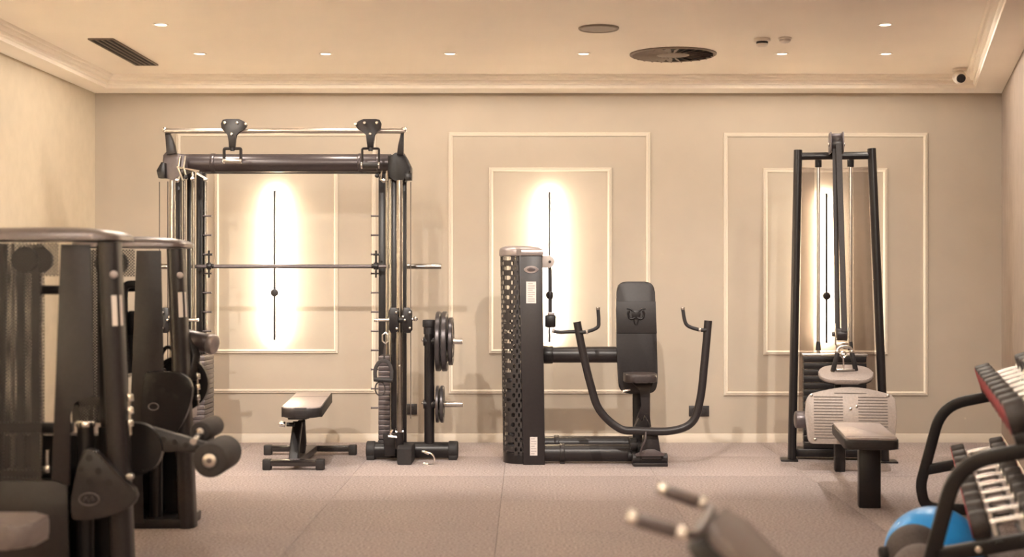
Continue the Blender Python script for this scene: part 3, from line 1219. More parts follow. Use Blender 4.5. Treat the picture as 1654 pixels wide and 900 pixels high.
# ------------------------------------------------------------------ chrome collar clip lying on the floor
yc = 9.68
t = thing('collar_clip', 'small chrome bar collar lying on the floor by the rack machine foot', 'collar', (P(694, 745, yc).x, yc, 0))
mb = MB()
mb.tube(fillet([P(683, 749, yc), P(694, 752, yc), P(701, 751, yc), P(702, 738, yc), P(697, 733, yc), P(684, 728, yc)], 0.02), 0.0, sec=rect_sec(0.010, 0.030, 0.003))
mb.build('spring_band', 'chrome', t)
mb = MB()
mb.box(P(687, 731, yc - 0.01), (0.055, 0.03, 0.012), rot=Matrix.Rotation(math.radians(24), 3, 'Y'), bev=0.003)
mb.build('lever', 'chrome', t)
mb = MB()
mb.cyl(P(683.5, 748.5, yc), P(692, 749.5, yc) + Vector((0, 0, 0)), 0.011, n=12, bev=0.003)
mb.build('tip', 'chrome', t)

# ================================================================== flat bench
t = thing('flat_bench', 'low flat weight bench with rounded pad and T shaped base on the carpet', 'bench', (-1.58, 9.8, 0))
FB = t


def bbar(px0, px1, Y_, name):
    a, b = (px0 - VPX) * Y_ / FPX, (px1 - VPX) * Y_ / FPX
    mb = MB()
    mb.box(((a + b) / 2, Y_, 0.048), (b - a - 0.02, 0.055, 0.045), bev=0.007)
    o = mb.build(name, 'gloss_black', FB)
    for x_ in (a + 0.028, b - 0.028):
        mb = MB()
        mb.box((x_, Y_, 0.037), (0.058, 0.064, 0.074), bev=0.008)
        mb.build('rubber_foot', 'rubber', o)
    return o


bbar(425, 524, 9.42, 'front_bar')
bbar(427, 576, 10.22, 'rear_bar')
mb = MB()
mb.box((-1.575, 9.82, 0.05), (0.075, 0.80, 0.05), bev=0.006)
mb.build('spine', 'gunmetal', FB)
mb = MB()
mb.tube([P(474, 748, 9.44), P(477, 715, 9.52), P(481, 684, 9.62)], 0.0, sec=rect_sec(0.05, 0.065, 0.008), up=(0, 1, 0))
mb.build('front_post', 'black_metal', FB)
mb = MB()
mb.tube([P(486, 742, 9.75), P(489, 715, 9.72), P(487, 680, 9.68)], 0.0, sec=rect_sec(0.040, 0.05, 0.008), up=(0, 1, 0))
mb.build('rear_strut', 'dark_metal', FB)
mb = MB()
mb.box((-1.575, 9.78, 0.355), (0.13, 0.62, 0.04), rot=Matrix.Rotation(math.radians(2), 3, 'Z'), bev=0.006)
mb.build('pad_frame', 'black_metal', FB)
mb = MB()
mb.cyl(P(463, 686, 9.5), P(476, 686, 9.5), 0.014, n=12)
mb.build('lever', 'black_metal', FB)
mb = MB()
mb.cyl(P(451, 685, 9.5), P(461, 686, 9.5), 0.019, n=14, bev=0.005)
mb.build('lever_knob', 'chrome', FB)
mb = MB()
mb.cyl(P(488, 676, 9.6), P(499, 673, 9.6), 0.014, n=12, bev=0.003)
mb.build('side_knob', 'black_metal', FB)
R_ = Matrix.Rotation(math.radians(4.5), 3, 'Z')
mb = MB()
outline = rrect(0.27, 1.30, 0.10, 8)
mb.prism(outline, (-1.545, 9.83, 0.407), R_ @ X, R_ @ Yv, 0.068, bev=0.020)
pad = mb.build('pad', 'leather', FB)
mb = MB()
mb.prism(rrect(0.258, 1.288, 0.096, 8), (-1.545, 9.83, 0.439), R_ @ X, R_ @ Yv, 0.016, bev=0.007)
mb.build('pad_top', 'seat_grey', pad)  # pale layer painting in the light reflected by the pad
mb = MB()
mb.box(Vector((-1.545, 9.83, 0.4475)) + R_ @ Vector((0, 0.18, 0)), (0.25, 0.004, 0.0014), rot=R_)
mb.build('pad_seam', 'leather', pad)

# ================================================================== chest press machine
t = thing('chest_press', 'black seated chest press machine with weight tower and wide curved press arm', 'gym machine', (0.4, 9.8, 0))
CP = t
YT = 9.66
sc = FPX / YT


def tz(py, Y_=YT):
    return EYE - (py - VPY) * Y_ / FPX


def tx(px, Y_=YT):
    return (px - VPX) * Y_ / FPX


# upright column: flat-faced post leaning very slightly
mb = MB()
A = [(tx(838), tz(412)), (tx(876), tz(412)), (tx(880.5), 0.0), (tx(845), 0.0)]
mb.prism(A[::-1], (0, YT + 0.05, 0), X, Z, 0.10, bev=0.012)
mb.build('column', 'dark_metal', CP)


# curved perforated shroud from the column round to the left and back
def shroud_path(z):
    k = (z) / 1.46
    xl = tx(812) * (1 - k) + tx(807) * k
    xr = tx(847) * (1 - k) + tx(840) * k
    pts = []
    for i in range(13):
        a = PI / 2 * i / 12
        pts.append(Vector((xr - (xr - xl) * math.sin(a), YT + 0.04 + 0.16 * (1 - math.cos(a)), z)))
    pts.append(Vector((xl, YT + 0.42, z)))
    pts.append(Vector((xl + 0.04, YT + 0.47, z)))
    return pts


mb = MB()
zs = [0.06, 0.5, 1.0, 1.458]
rows = [[mb.bm.verts.new(p) for p in shroud_path(z)] for z in zs]
for i in range(len(zs) - 1):
    for k in range(len(rows[0]) - 1):
        mb.bm.faces.new((rows[i][k], rows[i][k + 1], rows[i + 1][k + 1], rows[i + 1][k]))
mb.build('perforated_shroud', 'perforated_coarse', CP)
mb = MB()
rows = []
for z in zs:
    xr = tx(879) * (1 - z / 1.46) + tx(876) * (z / 1.46)
    rows.append([mb.bm.verts.new((xr - 0.012, YT + 0.10, z)), mb.bm.verts.new((xr - 0.012, YT + 0.44, z)), mb.bm.verts.new((xr - 0.05, YT + 0.47, z)), mb.bm.verts.new((tx(812) + 0.04, YT + 0.47, z))])
for i in range(len(zs) - 1):
    for k in range(3):
        mb.bm.faces.new((rows[i][k], rows[i][k + 1], rows[i + 1][k + 1], rows[i + 1][k]))
mb.build('rear_shroud', 'perforated_coarse', CP)
mb = MB()
for z0, z1 in ((0.0, 0.075),):
    pts = [(v.x, v.y) for v in shroud_path(0.02)] + [(tx(878), YT + 0.46), (tx(878), YT + 0.05)]
    mb.prism(pts, (0, 0, 0.0375), X, Yv, 0.075, bev=0.006)
mb.build('plinth', 'black_metal', CP)
mb = MB()
pts = [(v.x - 0.008, v.y - 0.012) for v in shroud_path(1.46)] + [(tx(877.5), YT + 0.47), (tx(878), YT - 0.012)]
pts[0] = (tx(842), YT - 0.014)
base_v = []
n_ = len(pts)
cxm, cym = sum(p[0] for p in pts) / n_, sum(p[1] for p in pts) / n_
rings_ = []
for (k, z) in ((0.97, tz(413)), (1.0, tz(411)), (1.0, tz(405)), (0.97, tz(402.5)), (0.86, tz(399.5)), (0.55, tz(397.2)), (0.0, tz(396.5))):
    if k == 0:
        rings_.append([mb.bm.verts.new((cxm, cym, z))])
    else:
        rings_.append([mb.bm.verts.new((cxm + (p[0] - cxm) * k, cym + (p[1] - cym) * k, z)) for p in pts])
for i in range(len(rings_) - 2):
    for k in range(n_):
        mb.bm.faces.new((rings_[i][k], rings_[i][(k + 1) % n_], rings_[i + 1][(k + 1) % n_], rings_[i + 1][k]))
for k in range(n_):
    mb.bm.faces.new((rings_[-2][k], rings_[-2][(k + 1) % n_], rings_[-1][0]))
mb.bm.faces.new(rings_[0][::-1])
mb.build('cap', 'silver_paint', CP)
# inner edge strip, guide rods and stack inside the tower
mb = MB()
mb.box((tx(836), YT + 0.09, 0.76), (0.028, 0.05, 1.38), bev=0.004)
mb.build('inner_post', 'black_metal', CP)
for dx in (-0.03, 0.05):
    mb = MB()
    mb.cyl((tx(840) + dx, YT + 0.26, 0.08), (tx(840) + dx, YT + 0.26, 1.45), 0.011, n=12)
    mb.build('guide_rod', 'chrome', CP)
wp_me = None
for k in range(14):
    if wp_me is None:
        mb = MB()
        mb.box((0, 0, 0), (0.20, 0.13, 0.036), bev=0.004)
        wp_me = mb.mesh('weight_plate', 'plate_iron')
    o = bpy.data.objects.new('weight_plate', wp_me)
    COL.objects.link(o)
    o.parent = CP
    o.location = (tx(842) - 0.4, YT + 0.27 - 9.8, 0.10 + k * 0.039)
# badge and labels
mb = MB()
c_ = Vector((tx(858), YT, tz(435.5)))
mb.prism([(0.048 * math.cos(a) * (1 if abs(math.cos(a)) < .95 else 1.08), 0.026 * math.sin(a)) for a in [2 * PI * k / 28 for k in range(28)]], c_ - Yv * 0.004, X, Z, 0.008, bev=0.002)
bd = mb.build('badge', 'silver_paint', CP)
mb = MB()
mb.prism([(0.030 * math.cos(a), 0.015 * math.sin(a)) for a in [2 * PI * k / 24 for k in range(24)]], c_ - Yv * 0.009, X, Z, 0.004, bev=0.001)
mb.build('badge_center', 'gunmetal', bd)
for (x0, y0, x1, y1, ln) in ((850, 455, 866, 490, 9), (856, 706, 868, 736, 7)):
    cc = Vector(((tx(x0) + tx(x1)) / 2, YT - 0.0012, (tz(y0) + tz(y1)) / 2))
    w_, h_ = tx(x1) - tx(x0), tz(y0) - tz(y1)
    mb = MB()
    mb.box(cc, (w_, 0.0024, h_))
    lb = mb.build('label_sticker', 'label_white', CP)
    mb = MB()
    for k in range(ln):
        mb.box(cc + Vector((0 if k % 3 else -0.006, -0.0015, h_ * (0.40 - 0.8 * k / (ln - 1)))), (w_ * (0.72 if k % 3 else 0.5), 0.0008, h_ * 0.035))
    mb.build('label_print', 'label_grey', lb)

# pulley bracket, cable rod and junction on the right of the tower
o_ = [P(a, b, 9.82) for a, b in ((872, 413), (888, 413), (893, 416), (896, 422), (894, 429), (888, 433), (872, 433))]
mb = MB()
mb.prism([(v.x, v.z) for v in o_], (0, 9.80, 0), X, Z, 0.05, bev=0.006)
pb = mb.build('pulley_bracket', 'pale_grey', CP)
mb = MB()
mb.cyl(P(888, 423, 9.785), P(888, 423, 9.765), 0.010, n=12)
mb.build('bolt', 'dark_metal', pb)
mb = MB()
mb.tube([P(888, 430, 9.83), P(888.5, 470, 9.83), P(889, 512, 9.83)], 0, sec=rect_sec(0.028, 0.028, 0.006))
mb.cyl(P(888.5, 471, 9.83), P(888.5, 483, 9.83), 0.022, n=14, bev=0.006)
mb.build('link_rod', 'dark_metal', CP)
mb = MB()
v = P(889, 519, 9.82)
mb.box(v, (0.078, 0.08, 0.090), bev=0.012)
mb.build('junction_block', 'black_metal', CP)
mb = MB()
mb.box(P(890, 507, 9.80), (0.050, 0.06, 0.022), bev=0.004)
mb.build('clamp', 'silver_paint', CP)

# horizontal beam behind the pad and the floor tubes
mb = MB()
mb.cyl(P(880, 573, 10.08), P(1010, 573, 10.08), 0.059, n=28)
mb.build('beam', 'dark_metal', CP)
mb = MB()
mb.cyl(P(878, 573, 10.08), P(893, 573, 10.08), 0.066, n=28, bev=0.006)
mb.build('beam_collar', 'black_metal', CP)
for (Y_, r_, cpx, px1) in ((9.76, 0.060, 908, 1026), (10.36, 0.055, 899, 1035)):
    zz = r_ + 0.012
    x0, x1 = tx(876, Y_), tx(px1, Y_)
    mb = MB()
    mb.cyl((x0, Y_, zz), (x1, Y_, zz), r_, n=28)
    ft = mb.build('floor_tube', 'dark_metal', CP)
    mb = MB()
    mb.cyl((tx(cpx - 4, Y_), Y_, zz), (tx(cpx + 4, Y_), Y_, zz), r_ + 0.007, n=28, bev=0.004)
    mb.box((tx(cpx, Y_), Y_, 0.008), (0.034, 0.09, 0.016))
    mb.build('tube_collar', 'dark_metal', ft)
    if Y_ < 10:
        # dark decal wrapped obliquely round the tube
        mb = MB()
        ring = []
        xa, xb = tx(950, Y_), tx(966, Y_)
        for k in range(13):
            a = math.radians(-70 + 140 * k / 12)
            off = 0.035 * (1 - math.sin(a)) / 2
            ring.append((mb.bm.verts.new((xa + off, Y_ - (r_ + 0.0012) * math.cos(a), zz + (r_ + 0.0012) * math.sin(a))), mb.bm.verts.new((xb + off, Y_ - (r_ + 0.0012) * math.cos(a), zz + (r_ + 0.0012) * math.sin(a)))))
        for k in range(12):
            mb.bm.faces.new((ring[k][0], ring[k][1], ring[k + 1][1], ring[k + 1][0]))
        mb.build('decal', 'black_metal', ft)
# cross tube joining both floor tubes, upright behind the pad
mb = MB()
mb.box((tx(1030, 10.06), 10.06, 0.07), (0.10, 0.62, 0.10), bev=0.012)
mb.build('cross_member', 'black_metal', CP)
mb = MB()
mb.tube([Vector((tx(1030, 10.06), 10.06, 0.05)), Vector((tx(1029, 10.1), 10.10, 0.72)), Vector((tx(1028, 10.12), 10.12, 1.0))], 0, sec=rect_sec(0.058, 0.07, 0.012), up=(0, 1, 0))
mb.build('seat_upright', 'black_metal', CP)

# back pad
o_ = [P(a, b, 9.98) for a, b in ((1000, 636), (996, 560), (995, 500), (996, 455), (1057, 455), (1060, 530), (1062, 600), (1061, 636))]
o_ = [(v.x, v.z) for v in o_]


def round_poly(pts, r, n=5):
    out = []
    m = len(pts)
    for i in range(m):
        a, b, c = Vector(pts[i - 1]), Vector(pts[i]), Vector(pts[(i + 1) % m])
        u, v_ = a - b, c - b
        ang = u.angle(v_)
        if ang > math.radians(150):
            out.append(tuple(b))
            continue
        rr = min(r, u.length * .45, v_.length * .45)
        p0, p1 = b + u.normalized() * rr, b + v_.normalized() * rr
        for k in range(n + 1):
            s_ = k / n
            out.append(tuple(p0 * (1 - s_) ** 2 + b * 2 * s_ * (1 - s_) + p1 * s_ ** 2))
    return out


mb = MB()
mb.prism(round_poly(o_, 0.075), (0, 10.0, 0), X, Z, 0.075, bev=0.016)
bp_ = mb.build('back_pad', 'leather', CP)
q = [P(a, b, 9.98) for a, b in ((995.8, 538.5), (995.3, 487), (1058.7, 487), (1060.6, 538.5))]
mb = MB()
mb.prism([(v.x, v.z) for v in q], (0, 9.9615, 0), X, Z, 0.010, bev=0.004)
mb.build('head_sleeve', 'leather', bp_)
# embossed horned emblem on the head sleeve
mb = MB()
Ye = 9.953


def e(dx, dy):
    return P(1027.5 + dx, 509 + dy, Ye)


for s in (-1, 1):
    mb.tube(fillet([e(1.5 * s, 4), e(7 * s, 7), e(11.5 * s, 5), e(13 * s, -3), e(11 * s, -7)], 0.012, 5), 0.0075, 8)
    mb.tube(fillet([e(3 * s, -4), e(8 * s, -9), e(15 * s, -10.5)], 0.01, 4), 0.005, 8)
    mb.tube([e(3.5 * s, 6), e(2.8 * s, 12), e(1.2 * s, 16)], 0.0045, 8)
qq = [e(-6, -7), e(6, -7), e(7.5, -1), e(4.5, 7), e(-4.5, 7), e(-7.5, -1)]
mb.prism([(v.x, v.z) for v in qq], (0, Ye + 0.002, 0), X, Z, 0.010, bev=0.003)
mb.build('emblem', 'black_metal', bp_)

# seat with bracket
mb = MB()
sx0, sx1 = tx(1009, 9.72), tx(1061, 9.72)
mb.prism(rrect(sx1 - sx0, 0.30, 0.07, 6), ((sx0 + sx1) / 2, 9.80, P(0, 611, 9.72).z), X, Yv, 0.060, bev=0.016)
mb.build('seat', 'leather_brown', CP)
mb = MB()
a_ = [P(1020, 618, 9.8), P(1056, 618, 9.8), P(1049, 630, 9.8), P(1047, 655, 9.8), P(1052, 690, 9.8), P(1024, 690, 9.8), P(1037, 655, 9.8), P(1035, 632, 9.8)]
mb.prism([(v_.x, v_.z) for v_ in a_][::-1], (0, 9.82, 0), X, Z, 0.045, bev=0.005)
mb.build('seat_bracket', 'dark_metal', CP)
mb = MB()
mb.cyl(P(1006, 633, 9.78), P(1018, 629, 9.78), 0.010, n=12, bev=0.003)
mb.build('release_lever', 'chrome', CP)
mb = MB()
mb.tube(fillet([P(1049, 625, 9.9), P(1049, 660, 9.9), P(1049, 694, 9.9)], 0.01), 0.005, 8)
mb.build('cable', 'wire', CP)

# press arm
arm = [(932, 520), (940, 562), (953, 618), (968, 662), (1000, 692), (1030, 696), (1085, 696), (1118, 682), (1131, 645), (1138, 585), (1144, 518)]
YA = 9.56
pts = [P(a, b, YA) for a, b in arm]


def smooth(pts, n=6):
    """Catmull-Rom through the points"""
    out = []
    m = len(pts)
    for i in range(m - 1):
        p0, p1, p2, p3 = pts[max(i - 1, 0)], pts[i], pts[i + 1], pts[min(i + 2, m - 1)]
        for k in range(n):
            s_ = k / n
            out.append(0.5 * ((2 * p1) + (p2 - p0) * s_ + (2 * p0 - 5 * p1 + 4 * p2 - p3) * s_ ** 2 + (3 * p1 - p0 - 3 * p2 + p3) * s_ ** 3))
    out.append(pts[-1])
    return out


mb = MB()
mb.tube(smooth(pts), 0.0275, 18)
pa = mb.build('press_arm', 'dark_metal', CP)
for h in ([(936, 537), (948, 536), (965, 529), (967, 518), (966, 500)], [(1141, 533), (1130, 533), (1112, 527), (1106, 518), (1103, 500)]):
    mb = MB()
    mb.tube(smooth([P(a, b, YA - 0.02) for a, b in h], 5), 0.0125, 12)
    mb.build('handle', 'rubber', pa)
    a, b = h[-1]
    mb = MB()
    mb.cyl(P(a, b + 1, YA - 0.02), P(a, b - 4, YA - 0.02), 0.0145, n=14, bev=0.004)
    mb.build('handle_cap', 'chrome', pa)
    a, b = h[1]
    mb = MB()
    mb.cyl(P(a - 2, b, YA - 0.02), P(a + 2, b, YA - 0.02), 0.0155, n=14, bev=0.003)
    mb.build('handle_collar', 'chrome', pa)
mb = MB()
mb.tube(smooth([P(893, 535, 9.6), P(905, 537, 9.58), P(918, 536, 9.57), P(934, 536, YA)], 4), 0.013, 10)
mb.build('side_link', 'dark_metal', pa)
mb = MB()
mb.cyl(P(891, 534, 9.6), P(896, 535, 9.6), 0.017, n=14, bev=0.004)
mb.build('link_end', 'silver_paint', pa)
# pivot at the foot of the arm
o_ = [P(a, b, 9.62) for a, b in ((1034, 742), (1041, 700), (1062, 700), (1069, 742))]
mb = MB()
mb.prism([(v.x, v.z) for v in o_], (0, 9.64, 0), X, Z, 0.11, bev=0.014)
mb.build('pivot_trunk', 'dark_metal', CP)
mb = MB()
mb.cyl(P(1021, 741, 9.64), P(1078, 741, 9.64), 0.040, n=24, bev=0.006)
mb.box(((P(1021, 0, 9.64).x + P(1078, 0, 9.64).x) / 2, 9.66, 0.012), (0.24, 0.17, 0.024), bev=0.004)
mb.build('pivot_foot', 'dark_metal', CP)
mb = MB()
mb.cyl(P(1017, 718, 9.66), P(1029, 716, 9.66), 0.042, n=20, bev=0.008)
mb.cyl(P(1014, 736, 9.7), P(1022, 736, 9.7), 0.030, n=16, bev=0.005)
mb.build('adjuster_knob', 'rubber', CP)
mb = MB()
mb.tube(fillet([P(1043, 698, 9.52), P(1043, 710, 9.50), P(1036, 724, 9.52), P(1034, 734, 9.55)], 0.03), 0.007, 8)
mb.build('pivot_cable', 'gunmetal', CP)
mb = MB()
mb.prism([(-0.10, 0), (-0.03, 0.03), (0.03, 0.03), (0.10, 0), (0.10, -0.018), (-0.10, -0.018)], P(1050, 733, 9.585), X, Z, 0.02, bev=0.004)
mb.build('pivot_plate', 'gunmetal', CP)
mb = MB()
a_ = [P(1026, 690, 9.62), P(1032, 676, 9.62), P(1038, 684, 9.62), P(1042, 672, 9.62), P(1049, 684, 9.62), P(1052, 697, 9.62), P(1026, 697, 9.62)]
mb.prism([(v_.x, v_.z) for v_ in a_][::-1], (0, 9.66, 0), X, Z, 0.06, bev=0.006)
mb.build('cam', 'black_metal', CP)

# ================================================================== seated row machine (turned a little to the right)
RA = -math.radians(7.4)
RO = Vector((2.20, 9.87, 0))
t = thing('row_machine', 'tall black seated row machine with ribbed foot plate and grey seat', 'gym machine', RO, RA, local=True)
RM = t
Minv = Matrix.Rotation(-RA, 3, 'Z')


def L(px, py, Y_):
    return Minv @ (P(px, py, Y_) - RO)


# A-frame posts
for (pt, pb_) in (((1289.5, 242), (1279.5, 742)), ((1407, 241), (1428.5, 746))):
    a, b = L(*pt, 9.87), L(*pb_, 9.87)
    a.y = b.y = 0.0
    b.z = 0.0
    mb = MB()
    mb.tube([b, a], 0, sec=[(math.cos(2 * PI * k / 20) * 0.055, math.sin(2 * PI * k / 20) * 0.030) for k in range(20)], up=(0, 1, 0))
    o = mb.build('post', 'black_metal', RM)
    mb = MB()
    sgn = -1 if a.x < 0 else 1
    mb.box((b.x + sgn * 0.02, 0.0, 0.006), (0.12, 0.16, 0.012), bev=0.003)
    mb.build('floor_flange', 'black_metal', o)
    mb = MB()
    mb.sphere(b * 0.42 + a * 0.58 + Vector((0.03 * -sgn, -0.03, 0)), 0.007, n=10, m=6)
    mb.build('bolt', 'chrome', o)
a, b = L(1292, 252, 9.87), L(1406, 252, 9.87)
mb = MB()
mb.cyl((a.x, 0, a.z), (b.x, 0, b.z), 0.027, n=20)
mb.build('top_bar', 'black_metal', RM)
# head pulley
cx = L(1350, 232, 9.8)
mb = MB()
for s in (-1, 1):
    mb.prism(rrect(0.20, 0.15, 0.03, 4), (cx.x + s * 0.042, cx.y - 0.02, cx.z), Yv, Z, 0.008, bev=0.002)
mb.box((cx.x, cx.y + 0.02, cx.z + 0.055), (0.092, 0.10, 0.03), bev=0.006)
hd = mb.build('pulley_head', 'gunmetal', RM)
mb = MB()
mb.cyl((cx.x - 0.036, cx.y - 0.055, cx.z - 0.012), (cx.x + 0.036, cx.y - 0.055, cx.z - 0.012), 0.052, n=28, bev=0.004)
mb.build('pulley_wheel', 'dark_metal', hd)
for s in (-1, 1):
    mb = MB()
    mb.cyl((cx.x + s * 0.046, cx.y - 0.055, cx.z - 0.012), (cx.x + s * 0.058, cx.y - 0.055, cx.z - 0.012), 0.014, n=12, bev=0.003)
    mb.build('bolt', 'chrome', hd)
# two belt runs from the head pulley to the hand pulley
hp = L(1360, 540, 9.62)
for (x0, y0, x1, y1, w_) in ((0.010, -0.112, 0.012, -0.050, 0.040), (-0.016, -0.090, -0.026, 0.040, 0.034)):
    mb = MB()
    p0 = Vector((cx.x + x0, cx.y + y0, cx.z - 0.01))
    p1 = Vector((hp.x + x1, hp.y + y1, hp.z + 0.02))
    d = (p1 - p0).normalized()
    mb.tube([p0, p0 * .5 + p1 * .5, p1], 0, sec=rect_sec(w_, 0.008, 0.002), up=(1, 0, 0))
    mb.build('belt', 'belt', RM)
# guide rods, stops and the stack
for px in (1322, 1373.5):
    a = L(px, 262, 9.97)
    mb = MB()
    mb.cyl((a.x, 0.10, 0.10), (a.x, 0.10, 2.135), 0.0125, n=14)
    mb.build('guide_rod', 'steel', RM)
    mb = MB()
    mb.cyl((a.x, 0.10, 2.10), (a.x, 0.10, 2.165), 0.024, n=14, bev=0.004)
    mb.build('rod_socket', 'black_metal', RM)
    s0, s1 = L(px, 566, 9.97).z, L(px, 552, 9.97).z
    mb = MB()
    mb.cyl((a.x, 0.10, s0), (a.x, 0.10, s1), 0.020, 0.014, n=14)
    mb.build('rubber_stop', 'rubber', RM)
xc = (L(1322, 0, 9.97).x + L(1373.5, 0, 9.97).x) / 2
rp = rs = None
for k in range(14):
    z = 0.105 + k * 0.0475
    if rp is None:
        mb = MB()
        mb.box((0, 0, 0), (0.44, 0.12, 0.043), bev=0.004)
        rp = mb.mesh('weight_plate', 'black_metal')
        mb = MB()
        mb.box((0, 0, 0), (0.425, 0.006, 0.0045))
        rs = mb.mesh('plate_edge', 'chrome')
    o = bpy.data.objects.new('weight_plate', rp)
    COL.objects.link(o)
    o.parent = RM
    o.location = (xc, 0.11, z)
    o2 = bpy.data.objects.new('plate_edge', rs)
    COL.objects.link(o2)
    o2.parent = o
    o2.location = (0, -0.061, 0.021)
mb = MB()
mb.box((xc, 0.12, 0.05), (0.56, 0.16, 0.06), bev=0.01)
mb.build('stack_base', 'black_metal', RM)
mb = MB()
mb.box((xc, 0.11, 0.752), (0.46, 0.10, 0.018), bev=0.003)
mb.build('top_weight', 'steel', RM)
# smoked shield behind the stack: two added wings double the tint, so the middle looks lit from behind
a0, a1 = L(1297, 268, 9.99), L(1403, 268, 9.99)
b0, b1 = L(1291, 700, 9.99), L(1418, 700, 9.99)
mb = MB()
outl = [(b0.x, b0.z), (b1.x, b1.z), (a1.x, a1.z)]
for k in range(1, 8):
    s_ = k / 8
    outl.append((a1.x + (a0.x - a1.x) * s_, a1.z - 0.012 * math.sin(PI * s_)))
outl.append((a0.x, a0.z))
mb.prism(outl, (0, 0.20, 0), X, Z, 0.004)
mb.build('clear_shield', 'smoked_acrylic', RM)
for (l, r) in ((1297, 1317), (1379, 1404)):
    p0, p1 = L(l, 270, 9.99), L(r, 270, 9.99)
    lo = L(l - 5 if l < 1350 else l + 2, 640, 9.99)
    hi = L(r - 2 if l < 1350 else r + 12, 640, 9.99)
    mb = MB()
    mb.prism([(lo.x, lo.z), (hi.x, hi.z), (p1.x, p1.z), (p0.x, p0.z)], (0, 0.185, 0), X, Z, 0.004)
    mb.build('shield_wing', 'smoked_acrylic', RM)
# hand pulley with hook
mb = MB()
mb.cyl(hp - X * 0.036, hp + X * 0.036, 0.045, n=24, bev=0.005)
mb.build('hand_pulley', 'dark_metal', RM)
mb = MB()
for s in (-1, 1):
    mb.prism([(-0.012, -0.075), (0.012, -0.075), (0.020, 0.0), (0.008, 0.075), (-0.008, 0.075), (-0.020, 0.0)], hp + X * 0.045 * s, Yv, Z, 0.008, bev=0.002)
mb.box(hp + Vector((0, -0.01, -0.078)), (0.085, 0.035, 0.048), bev=0.004)
mb.build('pulley_cheeks', 'chrome', RM)
mb = MB()
mb.cyl(hp - X * 0.050, hp - X * 0.068, 0.017, n=14, bev=0.003)
mb.build('bolt', 'dark_metal', RM)

# ribbed foot plate on its strut
Y_ = 9.22
fc = L(1374, 672, Y_)
mb = MB()
RT = Matrix.Rotation(math.radians(-12), 3, 'X')
fw, fh = 0.60, 0.375
outl = [(-fw * .45, -fh * .5), (fw * .43, -fh * .5), (fw * .47, -fh * .40), (fw * .50, 0.0), (fw * .49, fh * .28), (fw * .45, fh * .38)]
for k in range(1, 10):
    s_ = k / 10
    outl.append((fw * (.45 - .90 * s_), fh * (.38 + .13 * math.sin(PI * s_))))
outl += [(-fw * .45, fh * .38), (-fw * .49, fh * .25), (-fw * .50, 0.0), (-fw * .475, -fh * .40)]
mb.prism(round_poly(outl, 0.02, 3), fc, RT @ X, RT @ Z, 0.020, bev=0.005)
fp = mb.build('foot_plate', 'foot_plate', RM)
for k in range(15):
    zz = fh * (0.33 - 0.052 * k)
    for s in (-1, 1):
        mb = MB()
        cc = fc + RT @ Vector((s * 0.145, -0.0105, zz))
        mb.box(cc, (0.19, 0.004, 0.0055), rot=RT)
        mb.build('groove', 'groove', fp)
mb = MB()
mb.box(fc + RT @ Vector((0.0, -0.0105, fh * 0.40)), (0.21, 0.004, 0.0045), rot=RT)
mb.build('groove', 'groove', fp)
for (dx, dz) in ((-.255, .135), (.245, .135), (-.235, -.160), (0.0, .045), (0.04, .062), (.255, -.165)):
    mb = MB()
    cc = fc + RT @ Vector((dx, -0.011, dz))
    mb.cyl(cc, cc + RT @ Vector((0, -0.006, 0)), 0.010, n=12, bev=0.003)
    mb.build('screw', 'chrome', fp)
mb = MB()
mb.box((fc.x - 0.06, fc.y + 0.13, 0.24), (0.07, 0.10, 0.48), bev=0.008)
mb.build('foot_strut', 'black_metal', RM)
mb = MB()
mb.box((fc.x - 0.06, (fc.y + 0.13) / 2, 0.30), (0.08, abs(fc.y) - 0.06, 0.07), bev=0.008)
mb.build('link_beam', 'black_metal', RM)
lft = L(1285, 679, 9.5)
mb = MB()
mb.cyl(L(1284, 678, 9.3), L(1303, 678, 9.3), 0.058, n=22, bev=0.012)
mb.build('side_roller', 'gunmetal', RM)
mb = MB()
mb.cyl(L(1298, 678, 9.34), L(1352, 678, 9.34), 0.018, n=12)
mb.build('roller_axle', 'black_metal', RM)
# oval knee pad on a stalk
kc = L(1366, 605, 9.40)
RKP = Matrix.Rotation(math.radians(24), 3, 'X')
mb = MB()
mb.prism(rrect(0.365, 0.225, 0.108, 8), kc, X, RKP @ Yv, 0.032, bev=0.012)
mb.build('knee_pad', 'pad_pale', RM)
mb = MB()
mb.prism(rrect(0.355, 0.210, 0.10, 8), kc - RKP @ Z * 0.018, X, RKP @ Yv, 0.012, bev=0.003)
mb.build('pad_tray', 'black_metal', RM)
mb = MB()
mb.box((kc.x - 0.05, kc.y + 0.02, (kc.z + 0.26) / 2), (0.045, 0.05, kc.z - 0.28), bev=0.006)
mb.build('pad_stalk', 'black_metal', RM)
# long seat with its post
s0, s1 = L(1383, 684, 8.50), L(1408, 708, 7.78)
mid = (s0 + s1) / 2
ln = 0.86
mb = MB()
zt = 0.385
mb.prism(round_poly([(-0.141, -ln / 2 + .006), (0.141, -ln / 2 + .006), (0.141, ln / 2 - .006), (-0.141, ln / 2 - .006)], 0.05), (mid.x, mid.y, zt + 0.017), X, Yv, 0.018, bev=0.008)
st = mb.build('seat', 'seat_grey', RM)
mb = MB()
mb.prism(round_poly([(-0.148, -ln / 2 - .003), (0.148, -ln / 2 - .003), (0.148, ln / 2), (-0.148, ln / 2)], 0.05), (mid.x, mid.y, zt - 0.012), X, Yv, 0.054, bev=0.014)
mb.build('seat_side', 'leather', st)
mb = MB()
mb.box((mid.x, mid.y - ln / 2 + 0.07, zt + 0.0262), (0.27, 0.004, 0.0016))
mb.build('seat_seam', 'leather', st)
pb0 = L(1405.5, 822, 7.83)
mb = MB()
mb.box((pb0.x, pb0.y + 0.05, 0.172), (0.122, 0.09, 0.344), bev=0.008)
mb.build('seat_post', 'black_metal', RM)
